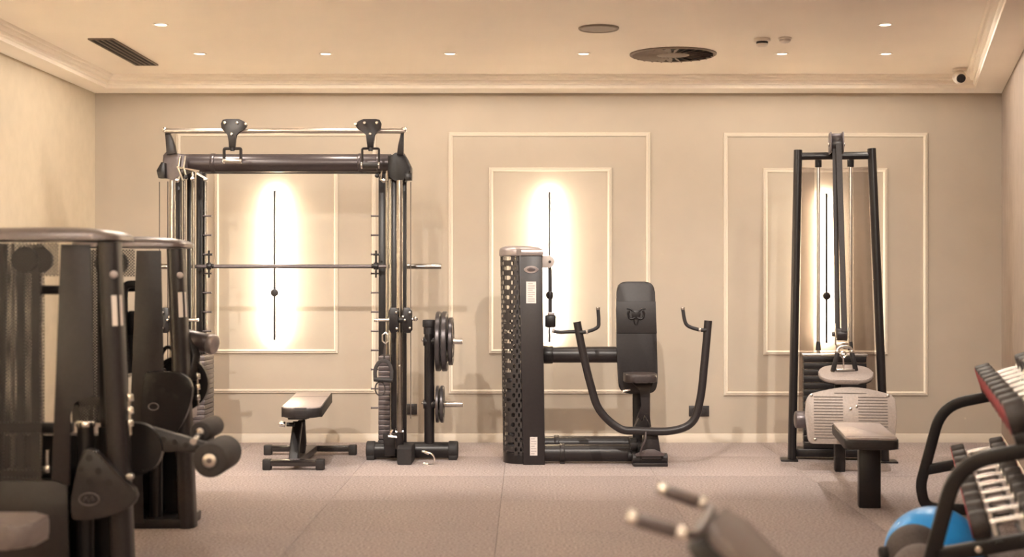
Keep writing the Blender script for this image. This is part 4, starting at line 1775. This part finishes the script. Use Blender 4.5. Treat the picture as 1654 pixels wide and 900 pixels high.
mb = MB()
e0, e1 = Vector((mid.x, mid.y - 0.25, 0.315)), Vector((fc.x - 0.06, fc.y + 0.13, 0.315))
mb.tube([e0, e1], 0, sec=rect_sec(0.06, 0.05, 0.008))
mb.build('seat_beam', 'black_metal', RM)

# V handle lying on the knee pad
kw = P(1366, 592, 9.40)
t = thing('v_handle', 'small chrome and black V shaped row handle resting on the oval pad', 'handle', kw)
for (a, b) in (((1353, 570), (1345, 600)), ((1376, 570), (1383, 601))):
    mb = MB()
    mb.cyl(P(*a, 9.40), P(*b, 9.42), 0.0165, n=14, bev=0.004)
    mb.build('grip', 'rubber', t)
    mb = MB()
    mb.cyl(P(a[0], a[1] - 4, 9.40), P(*a, 9.40), 0.018, n=14, bev=0.003)
    mb.build('collar', 'chrome', t)
    mb = MB()
    mb.cyl(P(*b, 9.42), P(b[0], b[1] + 2, 9.42), 0.018, n=14)
    mb.build('end_cap', 'chrome', t)
mb = MB()
mb.tube(fillet([P(1352, 567, 9.40), P(1356, 560, 9.40), P(1372, 560, 9.40), P(1377, 567, 9.40)], 0.02), 0.010, 10)
mb.build('yoke', 'chrome', t)
mb = MB()
mb.box(P(1365, 598, 9.42), (0.125, 0.05, 0.016), bev=0.003)
mb.build('foot_bar', 'steel', t)
mb = MB()
mb.torus(P(1362, 573, 9.37), (0, 1, 0), 0.019, 0.006, 20, 8)
mb.cyl(P(1362, 578, 9.38), P(1363, 597, 9.40), 0.006, n=10)
mb.build('snap_hook', 'chrome', t)

# ================================================================== leg machines at the left
def leg_machine(ox, oy, label, variant):
    t_ = thing('leg_machine', label, 'gym machine', (ox, oy, 0), group='selectorised leg machines at the left', local=True)

    def part(mb, name, m, parent=None, label=None):
        return mb.build(name, m, parent or t_, label=label)
    LEN, WID, H = (0.64 if variant == 'near' else 0.55), 0.32, 1.455
    lean = -0.063
    # front column (rounded, leaning back towards its top)
    mb = MB()
    sec = rect_sec(0.085, 0.13, 0.036)
    mb.tube([(0, 0.065, 0.0), (lean, 0.065, H)], 0, sec=[(a, b) for a, b in sec], up=(1, 0, 0))
    col_ = part(mb, 'column', 'dark_metal')
    mb = MB()
    mb.cyl((lean * .89 + 0.026, 0.012, H * .905), (lean * .89 + 0.030, -0.004, H * .905), 0.017, n=16, bev=0.003)
    part(mb, 'badge', 'silver_paint', col_)
    mb = MB()
    Rl = Matrix.Rotation(math.radians(-2.5), 3, 'Y')
    mb.box((lean * .8 + 0.0425, 0.045, H * .80), (0.002, 0.030, 0.13), rot=Rl)
    mb.box((lean * .8 + 0.026, 0.0035, H * .80), (0.022, 0.004, 0.13), rot=Rl)
    part(mb, 'label_sticker', 'label_white', col_)
    mb = MB()
    mb.tube([(-LEN + 0.0, 0.25, 0.0), (-LEN + 0.03, 0.25, H)], 0, sec=rect_sec(0.07, 0.09, 0.03), up=(1, 0, 0))
    part(mb, 'rear_column', 'dark_metal')
    # silver domed cap
    mb = MB()
    x0, x1 = -LEN - 0.06, lean + 0.048
    outl = rrect(x1 - x0, WID + 0.04, 0.10, 7, (x0 + x1) / 2, WID / 2)
    cxm, cym = (x0 + x1) / 2 - 0.02, WID / 2
    prev = None
    for (k, z) in ((0.95, H + 0.006), (1.0, H + 0.010), (1.0, H + 0.028), (0.97, H + 0.038), (0.86, H + 0.050), (0.60, H + 0.062), (0.30, H + 0.066), (0.0, H + 0.067)):
        if k == 0:
            cvt = mb.bm.verts.new((cxm, cym, z))
            for i in range(len(prev)):
                mb.bm.faces.new((prev[i], prev[(i + 1) % len(prev)], cvt))
            break
        rg = [mb.bm.verts.new((cxm + (p[0] - cxm) * k, cym + (p[1] - cym) * k, z)) for p in outl]
        if prev is None:
            mb.bm.faces.new(rg[::-1])
        else:
            for i in range(len(rg)):
                mb.bm.faces.new((prev[i], prev[(i + 1) % len(rg)], rg[(i + 1) % len(rg)], rg[i]))
        prev = rg
    part(mb, 'cap', 'cap_grey')
    # side sheets: near side and far side
    for (y_, nm) in ((0.006, 'side_sheet'), (WID - 0.006, 'side_sheet')):
        mb = MB()
        x_a, x_b = (-LEN, -0.335) if y_ < 0.1 else (-LEN, -0.43)
        mb.prism([(x_a, 0.44), (x_b, 0.44), (x_b, H - 0.004), (x_a, H - 0.004)], (0, y_, 0), X, Z, 0.003)
        part(mb, nm, 'perforated')
    mb = MB()
    mb.prism([(-0.335, 1.31), (-0.262, 1.31), (-0.262, H - 0.004), (-0.335, H - 0.004)], (0, 0.006, 0), X, Z, 0.003)
    part(mb, 'side_sheet', 'perforated')
    mb = MB()
    mb.prism([(-0.125, 0.86), (-0.036, 0.86), (lean - 0.04, H - 0.004), (-0.150, H - 0.004)], (0, WID - 0.02, 0), X, Z, 0.003)
    part(mb, 'side_sheet', 'perforated')
    # rear end sheet
    mb = MB()
    mb.prism([(0.0, 0.05), (WID, 0.05), (WID, H - 0.004), (0.0, H - 0.004)], (-LEN - 0.035, 0, 0), Yv, Z, 0.003)
    part(mb, 'end_sheet', 'perforated')
    # lower solid panel with the arched cut-out, and the tapered plate above it
    mb = MB()
    mb.prism([(-LEN, 0.03), (-0.215, 0.03), (-0.225, 0.42), (-0.275, 0.44), (-LEN, 0.44)], (0, 0.004, 0), X, Z, 0.006, bev=0.0015)
    part(mb, 'lower_panel', 'dark_metal')
    mb = MB()
    mb.prism([(-0.295, 0.42), (-0.215, 0.42), (-0.215, 0.72), (-0.20, 0.77), (-0.17, 0.79), (-0.112, 0.80), (-0.128, H - 0.01), (-0.255, H - 0.01), (-0.272, 0.95)], (0, 0.010, 0), X, Z, 0.008, bev=0.002)
    part(mb, 'frame_plate', 'dark_metal')
    mb = MB()
    mb.box((-LEN / 2 - 0.02, WID / 2, 0.025), (LEN + 0.06, WID - 0.01, 0.05), bev=0.008)
    part(mb, 'plinth', 'black_metal')
    mb = MB()
    mb.prism([(-LEN, 0.05), (-0.04, 0.05), (-0.04, 0.60), (-LEN, 0.60)], (0, WID - 0.016, 0), X, Z, 0.006)
    part(mb, 'rear_panel', 'black_metal')
    # inside: pulleys, belt columns, guide rods, weight stack, cross bars
    for x_, yy in ((-0.455, 0.13), (-0.405, 0.17)):
        mb = MB()
        mb.cyl((x_, yy, H - 0.075), (x_, yy + 0.03, H - 0.075), 0.058, n=24, bev=0.005)
        part(mb, 'pulley', 'black_metal')
    for x_, w_ in ((-0.475, 0.030), (-0.41, 0.034)):
        mb = MB()
        mb.box((x_, 0.15, 0.92), (w_, 0.012, 0.94))
        part(mb, 'belt', 'belt')
    for x_ in (-0.525, -0.405):
        mb = MB()
        mb.cyl((x_, 0.19, 0.05), (x_, 0.19, H), 0.010, n=12)
        part(mb, 'guide_rod', 'steel')
    mb = MB()
    mb.box((-0.335, 0.17, H - 0.205), (0.19, 0.05, 0.04), bev=0.006)
    part(mb, 'cross_bar', 'black_metal')
    mb = MB()
    mb.box((-0.45, 0.12, 0.655), (0.42, 0.05, 0.045), bev=0.006)
    part(mb, 'cross_bar', 'black_metal')
    wm = None
    for k in range(13):
        if wm is None:
            mb = MB()
            mb.box((0, 0, 0), (0.26, 0.12, 0.030), bev=0.003)
            wm = mb.mesh('weight_plate', 'black_metal')
        o = bpy.data.objects.new('weight_plate', wm)
        COL.objects.link(o)
        o.parent = t_
        o.location = (-0.42, 0.19, 0.07 + k * 0.032)
    mb = MB()
    mb.cyl((-0.325, 0.05, 0.50), (-0.325, 0.05, 0.565), 0.010, n=12)
    mb.box((-0.327, 0.05, 0.485), (0.030, 0.03, 0.030), bev=0.004)
    part(mb, 'selector_pin', 'chrome')
    # inner shaft with chrome top inside the arch
    mb = MB()
    mb.cyl((-0.178, 0.10, 0.05), (-0.178, 0.10, 0.665), 0.036, n=18)
    part(mb, 'shaft', 'black_metal')
    mb = MB()
    mb.cyl((-0.178, 0.10, 0.660), (-0.178, 0.10, 0.685), 0.040, n=18, bev=0.005)
    part(mb, 'shaft_collar', 'chrome')
    mb = MB()
    mb.box((-0.115, 0.20, 0.34), (0.07, 0.03, 0.62))
    part(mb, 'inner_panel', 'black_metal')
    # seat on the far side
    mb = MB()
    mb.prism(rrect(0.48, 0.44, 0.08, 6), (-0.36, WID + 0.30, 0.555), X, Yv, 0.09, bev=0.025)
    part(mb, 'seat', 'seat_grey')
    mb = MB()
    mb.tube(fillet([(-0.36, WID + 0.30, 0.52), (-0.36, WID + 0.30, 0.06), (-0.36, WID - 0.05, 0.05)], 0.05), 0, sec=rect_sec(0.09, 0.07, 0.012))
    part(mb, 'seat_post', 'black_metal')
    mb = MB()
    mb.box((-0.36, WID + 0.38, 0.02), (0.34, 0.08, 0.04), bev=0.008)
    part(mb, 'seat_foot', 'rubber')

    mb = MB()
    w0 = -0.155 if variant == 'near' else -0.128
    mb.prism([(w0 + 0.02, 0.10), (-0.045, 0.10), (lean - 0.035, H - 0.006), (w0 - 0.01, H - 0.006)] if variant == 'near' else [(-0.30, 0.10), (-0.06, 0.10), (-0.075, 0.86), (-0.20, 0.86)], (0, 0.21, 0), X, Z, 0.006)
    part(mb, 'liner', 'black_metal')  # added black sheet imitating the shade of the tower interior
    if variant == 'near':
        # tear-shaped cam cover with holes and emblem
        o_ = [(-0.190, 0.30), (-0.185, 0.40), (-0.150, 0.555), (-0.115, 0.582), (-0.080, 0.565), (0.02, 0.465), (0.075, 0.410), (0.082, 0.375), (0.050, 0.335), (-0.02, 0.305), (-0.100, 0.287), (-0.165, 0.285)]
        mb = MB()
        mb.prism(smooth_poly(o_), (0, -0.030, 0), X, Z, 0.045, bev=0.008)
        cam_ = part(mb, 'cam_cover', 'dark_metal')
        for (x_, z_) in ((-0.115, 0.545), (-0.150, 0.500), (-0.075, 0.490), (-0.115, 0.445), (-0.030, 0.440)):
            mb = MB()
            mb.cyl((x_, -0.0535, z_), (x_, -0.050, z_), 0.014, n=16)
            part(mb, 'hole', 'vent_dark', cam_)
        mb = MB()
        mb.tube([(-0.115 + 0.042 * math.cos(a), -0.0535, 0.372 + 0.026 * math.sin(a)) for a in [2 * PI * k / 24 for k in range(24)]], 0.003, 6, closed=True)
        mb.tube([(-0.135, -0.0535, 0.365), (-0.128, -0.0535, 0.382), (-0.115, -0.0535, 0.362), (-0.102, -0.0535, 0.382), (-0.095, -0.0535, 0.365)], 0.004, 6)
        part(mb, 'emblem', 'gunmetal', cam_)
        mb = MB()
        mb.cyl((0.052, -0.01, 0.465), (0.052, -0.05, 0.465), 0.014, n=14, bev=0.004)
        part(mb, 'bolt', 'steel', cam_)
        # pivot wheel behind the column and lever arm with rollers
        mb = MB()
        mb.lathe([(0.098, 0.0), (0.115, 0.0), (0.115, 0.04), (0.098, 0.04), (0.098, 0.0)], (0.012, 0.19, 0.553), (0, 1, 0), 36)
        mb.lathe([(0.0, 0.012), (0.098, 0.012), (0.098, 0.028), (0.0, 0.028)], (0.012, 0.19, 0.553), (0, 1, 0), 36)
        part(mb, 'pivot_wheel', 'black_metal')
        mb = MB()
        mb.prism([(-0.03, 0.640), (0.02, 0.655), (0.08, 0.645), (0.32, 0.577), (0.345, 0.548), (0.31, 0.530), (0.20, 0.540), (0.09, 0.548), (0.0, 0.500)], (0, 0.23, 0), X, Z, 0.050, bev=0.008)
        la = part(mb, 'lever_arm', 'dark_metal')
        for x_, z_ in ((0.13, 0.606), (0.18, 0.594), (0.23, 0.581), (0.28, 0.570)):
            mb = MB()
            mb.cyl((x_, 0.201, z_ - 0.012), (x_, 0.206, z_ - 0.012), 0.012, n=14)
            part(mb, 'hole', 'vent_dark', la)
        for (x_, z_, r_, y0, y1) in ((0.352, 0.512, 0.076, 0.12, 0.44), (0.262, 0.612, 0.047, 0.33, 0.62)):
            mb = MB()
            mb.cyl((x_, y0, z_), (x_, y1, z_), r_, n=30, bev=0.014)
            rp_ = part(mb, 'roller_pad', 'foam')
            mb = MB()
            mb.cyl((x_, y0 - 0.010, z_), (x_, y0 + 0.01, z_), r_ * 0.42, n=20, bev=0.006)
            part(mb, 'roller_cap', 'steel', rp_)
            mb = MB()
            mb.cyl((x_, y0 - 0.013, z_), (x_, y0 - 0.008, z_), r_ * 0.16, n=10)
            part(mb, 'cap_screw', 'gunmetal', rp_)
        mb = MB()
        mb.cyl((0.262, 0.20, 0.585), (0.262, 0.40, 0.612), 0.016, n=12)
        mb.cyl((0.34, 0.20, 0.54), (0.352, 0.30, 0.512), 0.016, n=12)
        part(mb, 'roller_axle', 'chrome')
        mb = MB()
        for k in range(3):
            mb.cyl((0.026, 0.05, 0.805 - 0.055 * k), (0.030, 0.05, 0.775 - 0.055 * k), 0.015, n=12, bev=0.004)
        mb.cyl((0.02, 0.05, 0.81), (0.03, 0.05, 0.63), 0.007, n=10)
        part(mb, 'adjuster', 'chrome')
    else:
        o_ = [(-0.200, 0.40), (-0.215, 0.62), (-0.195, 0.800), (-0.150, 0.818), (-0.02, 0.812), (0.040, 0.770), (0.045, 0.690), (0.010, 0.580), (-0.050, 0.480), (-0.120, 0.405)]
        mb = MB()
        mb.prism(smooth_poly(o_), (0, -0.030, 0), X, Z, 0.045, bev=0.008)
        cam_ = part(mb, 'cam_cover', 'black_metal')
        for (x_, z_) in ((-0.150, 0.775), (-0.185, 0.725), (-0.105, 0.725), (-0.150, 0.680), (-0.035, 0.690)):
            mb = MB()
            mb.cyl((x_, -0.0535, z_), (x_, -0.050, z_), 0.014, n=16)
            part(mb, 'hole', 'vent_dark', cam_)
        mb = MB()
        mb.tube([(-0.150 + 0.026 * math.cos(a), -0.0535, 0.640 + 0.018 * math.sin(a)) for a in [2 * PI * k / 20 for k in range(20)]], 0.004, 6, closed=True)
        part(mb, 'emblem', 'gunmetal', cam_)
        mb = MB()
        mb.lathe([(0.128, 0.0), (0.150, 0.0), (0.150, 0.04), (0.128, 0.04), (0.128, 0.0)], (-0.075, 0.19, 0.740), (0, 1, 0), 36)
        mb.lathe([(0.0, 0.012), (0.128, 0.012), (0.128, 0.028), (0.0, 0.028)], (-0.075, 0.19, 0.740), (0, 1, 0), 36)
        part(mb, 'pivot_wheel', 'black_metal')
        # thigh roller with silver end, on a short bracket
        mb = MB()
        mb.cyl((-0.11, 0.30, 0.985), (0.095, 0.24, 0.945), 0.052, n=28, bev=0.010)
        rp_ = part(mb, 'roller_pad', 'gunmetal')
        mb = MB()
        mb.cyl((0.062, 0.2498, 0.9515), (0.105, 0.2378, 0.9435), 0.055, n=28, bev=0.014)
        part(mb, 'roller_cap', 'silver_paint', rp_)
        mb = MB()
        mb.tube([(-0.05, 0.26, 0.98), (-0.01, 0.22, 0.88), (-0.03, 0.2, 0.76)], 0, sec=rect_sec(0.08, 0.05, 0.01))
        part(mb, 'roller_bracket', 'black_metal')
        mb = MB()
        mb.torus((-0.155, 0.26, 0.86), (0, 1, 0), 0.062, 0.011, 24, 8, sx=1.15, sy=0.62)
        part(mb, 'hand_loop', 'rubber')
        mb = MB()
        mb.cyl((-0.20, 0.10, 0.83), (-0.12, 0.05, 0.815), 0.016, n=12, bev=0.004)
        part(mb, 'lever_tip', 'steel')
        mb = MB()
        mb.tube(fillet([(-0.345, 0.10, 0.50), (-0.345, 0.10, 1.27), (-0.235, 0.10, 1.27), (-0.235, 0.10, 0.50)], 0.04), 0, sec=rect_sec(0.032, 0.04, 0.008), up=(0, 1, 0))
        part(mb, 'inner_frame', 'black_metal')
        mb = MB()
        mb.box((-0.29, 0.14, 1.06), (0.085, 0.04, 0.14), bev=0.01)
        mb.box((-0.29, 0.14, 0.90), (0.085, 0.05, 0.20), bev=0.01)
        part(mb, 'stack_head', 'black_metal')
        mb = MB()
        for k in range(3):
            mb.cyl((0.040, 0.10, 0.80 - 0.055 * k), (0.043, 0.10, 0.77 - 0.055 * k), 0.014, n=12, bev=0.004)
        mb.cyl((0.038, 0.10, 0.805), (0.044, 0.10, 0.63), 0.007, n=10)
        part(mb, 'adjuster', 'chrome')
    return t_


def smooth_poly(pts, n=4):
    m = len(pts)
    out = []
    for i in range(m):
        p0, p1, p2, p3 = (Vector(pts[(i + j) % m]) for j in (-1, 0, 1, 2))
        for k in range(n):
            s_ = k / n
            v = 0.5 * ((2 * p1) + (p2 - p0) * s_ + (2 * p0 - 5 * p1 + 4 * p2 - p3) * s_ ** 2 + (3 * p1 - p0 - 3 * p2 + p3) * s_ ** 3)
            out.append(tuple(v))
    return out


leg_machine((194 - VPX) * 5.88 / FPX, 5.88, 'nearest dark leg machine with foam rollers on a lever arm, at the left edge', 'near')
leg_machine((299 - VPX) * 7.19 / FPX, 7.19, 'farther dark leg machine with silver-ended roller, behind the nearest one', 'far')

# ------------------------------------------------------------------ padded seat cut off by the lower left corner
Yp = 5.05
xr_ = (46 - VPX) * Yp / FPX
zt = EYE - (848 - VPY) * Yp / FPX
t = thing('padded_stool', 'dark padded seat end poking in at the lower left corner', 'seat', (xr_ - 0.22, Yp + 0.12, 0))
mb = MB()
mb.prism(rrect(0.44, 0.30, 0.07, 6), (xr_ - 0.22, Yp + 0.13, zt - 0.045), X, Yv, 0.09, bev=0.022)
mb.build('pad', 'stool_grey', t)
mb = MB()
mb.box((xr_ - 0.25, Yp + 0.13, (zt - 0.09) / 2 + 0.01), (0.09, 0.09, zt - 0.09), bev=0.01)
mb.build('post', 'black_metal', t)
mb = MB()
mb.box((xr_ - 0.25, Yp + 0.13, 0.02), (0.36, 0.30, 0.04), bev=0.01)
mb.build('foot', 'rubber', t)

# ================================================================== dumbbell rack along the right wall
KA = -math.atan2(0.275, 1.0)
KO = Vector((2.165, 7.66, 0))
t = thing('dumbbell_rack', 'black two-tier dumbbell rack standing along the right wall', 'rack', KO, KA, local=True)
RK = t
RLEN = 2.46
TILT_U, TILT_L = math.radians(18), math.radians(13)
for y_ in (0.0, -RLEN):
    mb = MB()
    path = fillet([(0.60, y_, 0.035), (0.035, y_, 0.035), (0.012, y_, 0.16), (0.125, y_, 0.60), (0.62, y_, 0.715)], [0.07, 0.04, 0.13], 8)
    mb.tube(path, 0, sec=rect_sec(0.045, 0.058, 0.010), up=(0, 1, 0))
    fr = mb.build('side_frame', 'black_metal', RK)
    mb = MB()
    mb.box((0.605, y_, 0.44), (0.05, 0.045, 0.86), bev=0.008)
    mb.build('rear_upright', 'black_metal', fr)
    mb = MB()
    mb.tube([(0.045, y_, 0.245), (0.60, y_, 0.245 + 0.555 * math.tan(TILT_L))], 0, sec=rect_sec(0.045, 0.056, 0.008), up=(0, 1, 0))
    mb.build('tier_arm', 'black_metal', fr)
    mb = MB()
    mb.cyl((0.20, y_ - 0.020, 0.282), (0.20, y_ - 0.032, 0.282), 0.014, n=14, bev=0.004)
    mb.build('bolt', 'chrome', fr)
    mb = MB()
    mb.box((0.455, y_, 0.728), (0.26, 0.040, 0.05), rot=Matrix.Rotation(-TILT_U, 3, 'Y'), bev=0.008)
    mb.build('tier_arm', 'black_metal', fr)
    for x_ in (0.08, 0.585):
        mb = MB()
        mb.box((x_, y_, 0.006), (0.07, 0.06, 0.012), bev=0.003)
        mb.build('rubber_foot', 'rubber', fr)
UP_C, LO_C = Vector((0.449, 0, 0.803)), Vector((0.310, 0, 0.372))


def tier_dir(tilt):
    return Vector((math.cos(tilt), 0, math.sin(tilt))), Vector((-math.sin(tilt), 0, math.cos(tilt)))


for C_, tilt in ((UP_C, TILT_U), (LO_C, TILT_L)):
    d_, n_ = tier_dir(tilt)
    for s in (-1, 1):
        mb = MB()
        q_ = C_ + d_ * 0.048 * s - n_ * 0.060
        mb.tube([q_ + Yv * 0.03, q_ - Yv * (RLEN + 0.03)], 0, sec=rect_sec(0.026, 0.030, 0.006), up=tuple(n_))
        mb.build('tier_rail', 'black_metal', RK)
sad = None
for C_, tilt in ((UP_C, TILT_U), (LO_C, TILT_L)):
    d_, n_ = tier_dir(tilt)
    mb = MB()
    mb.prism([(-0.042, -0.046), (0.042, -0.046), (0.042, 0.002), (0.030, 0.002), (0.018, -0.018), (-0.018, -0.018), (-0.030, 0.002), (-0.042, 0.002)], (0, 0, 0), Yv, n_, 0.016, bev=0.002)
    sad = mb.mesh('saddle', 'label_white')
    for k in range(10):
        y_ = -0.125 - k * 0.2455
        for s in (-1, 1):
            o = bpy.data.objects.new('saddle', sad)
            COL.objects.link(o)
            o.parent = RK
            o.location = C_ + d_ * 0.052 * s + Vector((0, y_, 0))

# dumbbells: red-faced round heads on a chrome grip
ordn = ['farthest', 'second farthest', 'third farthest', 'fourth farthest', 'fifth farthest', 'fifth nearest', 'fourth nearest', 'third nearest', 'second nearest', 'nearest']


def dumbbell(C_, tilt, y_, r_, hl, label, grp):
    d_, n_ = tier_dir(tilt)
    RotK = Matrix.Rotation(KA, 3, 'Z')
    loc = KO + RotK @ (C_ + Vector((0, y_, 0)))
    t_ = thing('dumbbell', label, 'dumbbell', loc, KA, group=grp, local=True)
    key = (round(tilt, 3), round(r_, 3))
    if key not in DB:
        mb = MB()
        mb.lathe([(0.0, -0.070), (0.0135, -0.070), (0.0150, -0.03), (0.0165, 0.0), (0.0150, 0.03), (0.0135, 0.070), (0, 0.070)], (0, 0, 0), d_, 16)
        grip = mb.mesh('grip', 'knurl')
        heads = []
        for s in (-1, 1):
            mb = MB()
            mb.cyl(d_ * 0.066 * s, d_ * (0.066 + hl) * s, r_, n=26, bev=0.010)
            hd_ = mb.mesh('head', 'dumbbell_rubber')
            mb = MB()
            mb.cyl(d_ * (0.066 + hl - 0.006) * s, d_ * (0.068 + hl) * s, r_ * 0.86, n=26, bev=0.002)
            fc_ = mb.mesh('end_face', 'red_plastic')
            mb = MB()
            mb.cyl(d_ * 0.058 * s, d_ * 0.068 * s, 0.024, n=16, bev=0.003)
            cl_ = mb.mesh('collar', 'chrome')
            heads.append((hd_, fc_, cl_))
        DB[key] = (grip, heads)
    grip, heads = DB[key]
    o = bpy.data.objects.new('grip', grip)
    COL.objects.link(o)
    o.parent = t_
    for hd_, fc_, cl_ in heads:
        h = bpy.data.objects.new('head', hd_)
        COL.objects.link(h)
        h.parent = t_
        f = bpy.data.objects.new('end_face', fc_)
        COL.objects.link(f)
        f.parent = h
        c2 = bpy.data.objects.new('collar', cl_)
        COL.objects.link(c2)
        c2.parent = t_


DB = {}
for k in range(10):
    y_ = -0.125 - k * 0.2455
    dumbbell(UP_C, TILT_U, y_, 0.072, 0.080, 'red-faced dumbbell on the upper tier of the rack, %s from the camera' % ordn[k].replace('nearest', 'closest') if 'farthest' in ordn[k] else 'red-faced dumbbell on the upper tier of the rack, %s to the camera' % ordn[k], 'dumbbells on the upper tier')
    dumbbell(LO_C, TILT_L, y_, 0.056, 0.070, 'chrome-gripped dumbbell on the lower tier of the rack, %s from the camera' % ordn[k] if 'farthest' in ordn[k] else 'chrome-gripped dumbbell on the lower tier of the rack, %s to the camera' % ordn[k], 'dumbbells on the lower tier')

# ------------------------------------------------------------------ balls under the rack
Yb = 6.35
xb = (1508 - VPX) * Yb / FPX
t = thing('balance_trainer', 'bright blue half-ball balance trainer on the floor under the rack', 'balance trainer', (xb, Yb, 0))
mb = MB()
mb.lathe([(0, 0.0), (0.20, 0.0), (0.235, 0.012), (0.24, 0.03), (0.235, 0.045), (0, 0.045)], (xb, Yb, 0), Z, 40)
mb.build('base', 'rubber', t)
mb = MB()
mb.sphere((xb, Yb, 0.04), 0.222, sc=(1, 1, 0.97), n=40, m=16, h0=0.0)
mb.build('dome', 'blue_vinyl', t)
Yb = 5.92
xb = (1478 - VPX) * Yb / FPX
t = thing('grip_ball', 'dark textured medicine ball with side grips, in front of the blue half ball', 'medicine ball', (xb, Yb, 0))
mb = MB()
mb.sphere((xb, Yb, 0.125), 0.125, n=32, m=18)
mb.build('ball', 'ball_rubber', t)
for s in (-1, 1):
    mb = MB()
    mb.cyl((xb + s * 0.110, Yb, 0.125), (xb + s * 0.152, Yb, 0.120), 0.034, n=18, bev=0.010)
    mb.build('side_grip', 'rubber', t)
Yb = 5.56
xb = (1487 - VPX) * Yb / FPX
t = thing('slam_ball', 'paler grey textured medicine ball nearest the camera under the rack', 'medicine ball', (xb, Yb, 0))
mb = MB()
mb.sphere((xb, Yb, 0.118), 0.118, n=32, m=18)
mb.build('ball', 'ball_rubber_pale', t)
mb = MB()
mb.torus((xb, Yb, 0.118), (0.3, 0.5, 0.8), 0.1172, 0.0022, 36, 6)
mb.build('seam', 'rubber', t)

# ================================================================== inclined bench with two handles in the foreground
t = thing('inclined_bench', 'blurred inclined bench with chrome tipped handles in the near foreground', 'bench', (0.62, 3.2, 0))
IB = t
fa, na = P(1178, 812, 3.42), P(1148, 850, 3.12)
Wd = fa - na
wl = Wd.length
Wn = Wd.normalized()
Ld = Vector((0.62, -0.06, -0.60)).normalized()
Ld = (Ld - Wn * Ld.dot(Wn)).normalized()
Nn = Wn.cross(Ld)
if Nn.z < 0:
    Nn = -Nn
cen = (fa + na) / 2 + Ld * 0.40 - Nn * 0.030
mb = MB()
Rm = Matrix((Ld, Wn, Ld.cross(Wn))).transposed()
mb.prism(rrect(0.80, wl, 0.06, 6), cen, Ld, Wn, 0.060, bev=0.020)
bpd = mb.build('back_pad', 'stool_grey', IB)
mb = MB()
mb.prism(rrect(0.806, wl + 0.006, 0.06, 6), cen - Nn * 0.028, Ld, Wn, 0.060, bev=0.012)
mb.build('pad_side', 'leather', bpd)  # black layer that paints the shaded side of the pad
mb = MB()
mb.prism(rrect(0.74, wl - 0.08, 0.04, 4), cen - Nn * 0.066, Ld, Wn, 0.02, bev=0.004)
mb.build('pad_board', 'black_metal', IB)
kf, kn = P(1069, 791, 3.42), P(1019, 837, 3.03)
cf, cn = P(1152, 820, 3.42), P(1122, 869, 3.03)
mb = MB()
mb.tube(fillet([kf, cf, cn, kn], 0.05, 6), 0.0125, 12)
mb.build('handle_frame', 'gunmetal', IB)
for a, b in ((kf, cf), (kn, cn)):
    d = (b - a).normalized()
    mb = MB()
    mb.cyl(a + d * 0.008, a + d * ((b - a).length * 0.70), 0.0160, n=16, bev=0.003)
    gp = mb.build('grip', 'gunmetal', IB)
    for k0, k1, r_ in ((-0.010, 0.012, 0.0185), ((b - a).length * 0.70, (b - a).length * 0.70 + 0.022, 0.0185)):
        mb = MB()
        mb.cyl(a + d * k0, a + d * k1, r_, n=16, bev=0.005)
        mb.build('grip_ring', 'chrome', gp)
# undercarriage: spine, seat and floor bars
foot = cen + Ld * 0.36 - Nn * 0.10
mb = MB()
top_ = cen - Ld * 0.25 - Nn * 0.10
mb.tube(fillet([(fa + na) / 2 - Nn * 0.08 + Ld * 0.06, top_, foot, Vector((foot.x + 0.25, foot.y - 0.02, 0.30))], 0.06), 0, sec=rect_sec(0.05, 0.07, 0.01), up=tuple(Wn))
mb.build('spine', 'black_metal', IB)
mb = MB()
mb.tube([top_ + Ld * 0.12, Vector((top_.x + 0.22, top_.y, 0.03))], 0, sec=rect_sec(0.05, 0.06, 0.01))
mb.build('support_leg', 'black_metal', IB)
mb = MB()
mb.box((top_.x + 0.22, top_.y, 0.03), (0.07, 0.50, 0.05), rot=Matrix.Rotation(math.radians(-10), 3, 'Z'), bev=0.008)
mb.build('floor_bar', 'black_metal', IB)
mb = MB()
mb.tube([Vector((foot.x + 0.20, foot.y - 0.02, 0.30)), Vector((foot.x + 0.24, foot.y - 0.02, 0.03))], 0, sec=rect_sec(0.05, 0.06, 0.01))
mb.build('front_leg', 'black_metal', IB)
mb = MB()
mb.box((foot.x + 0.24, foot.y - 0.02, 0.03), (0.07, 0.46, 0.05), bev=0.008)
mb.build('floor_bar', 'black_metal', IB)
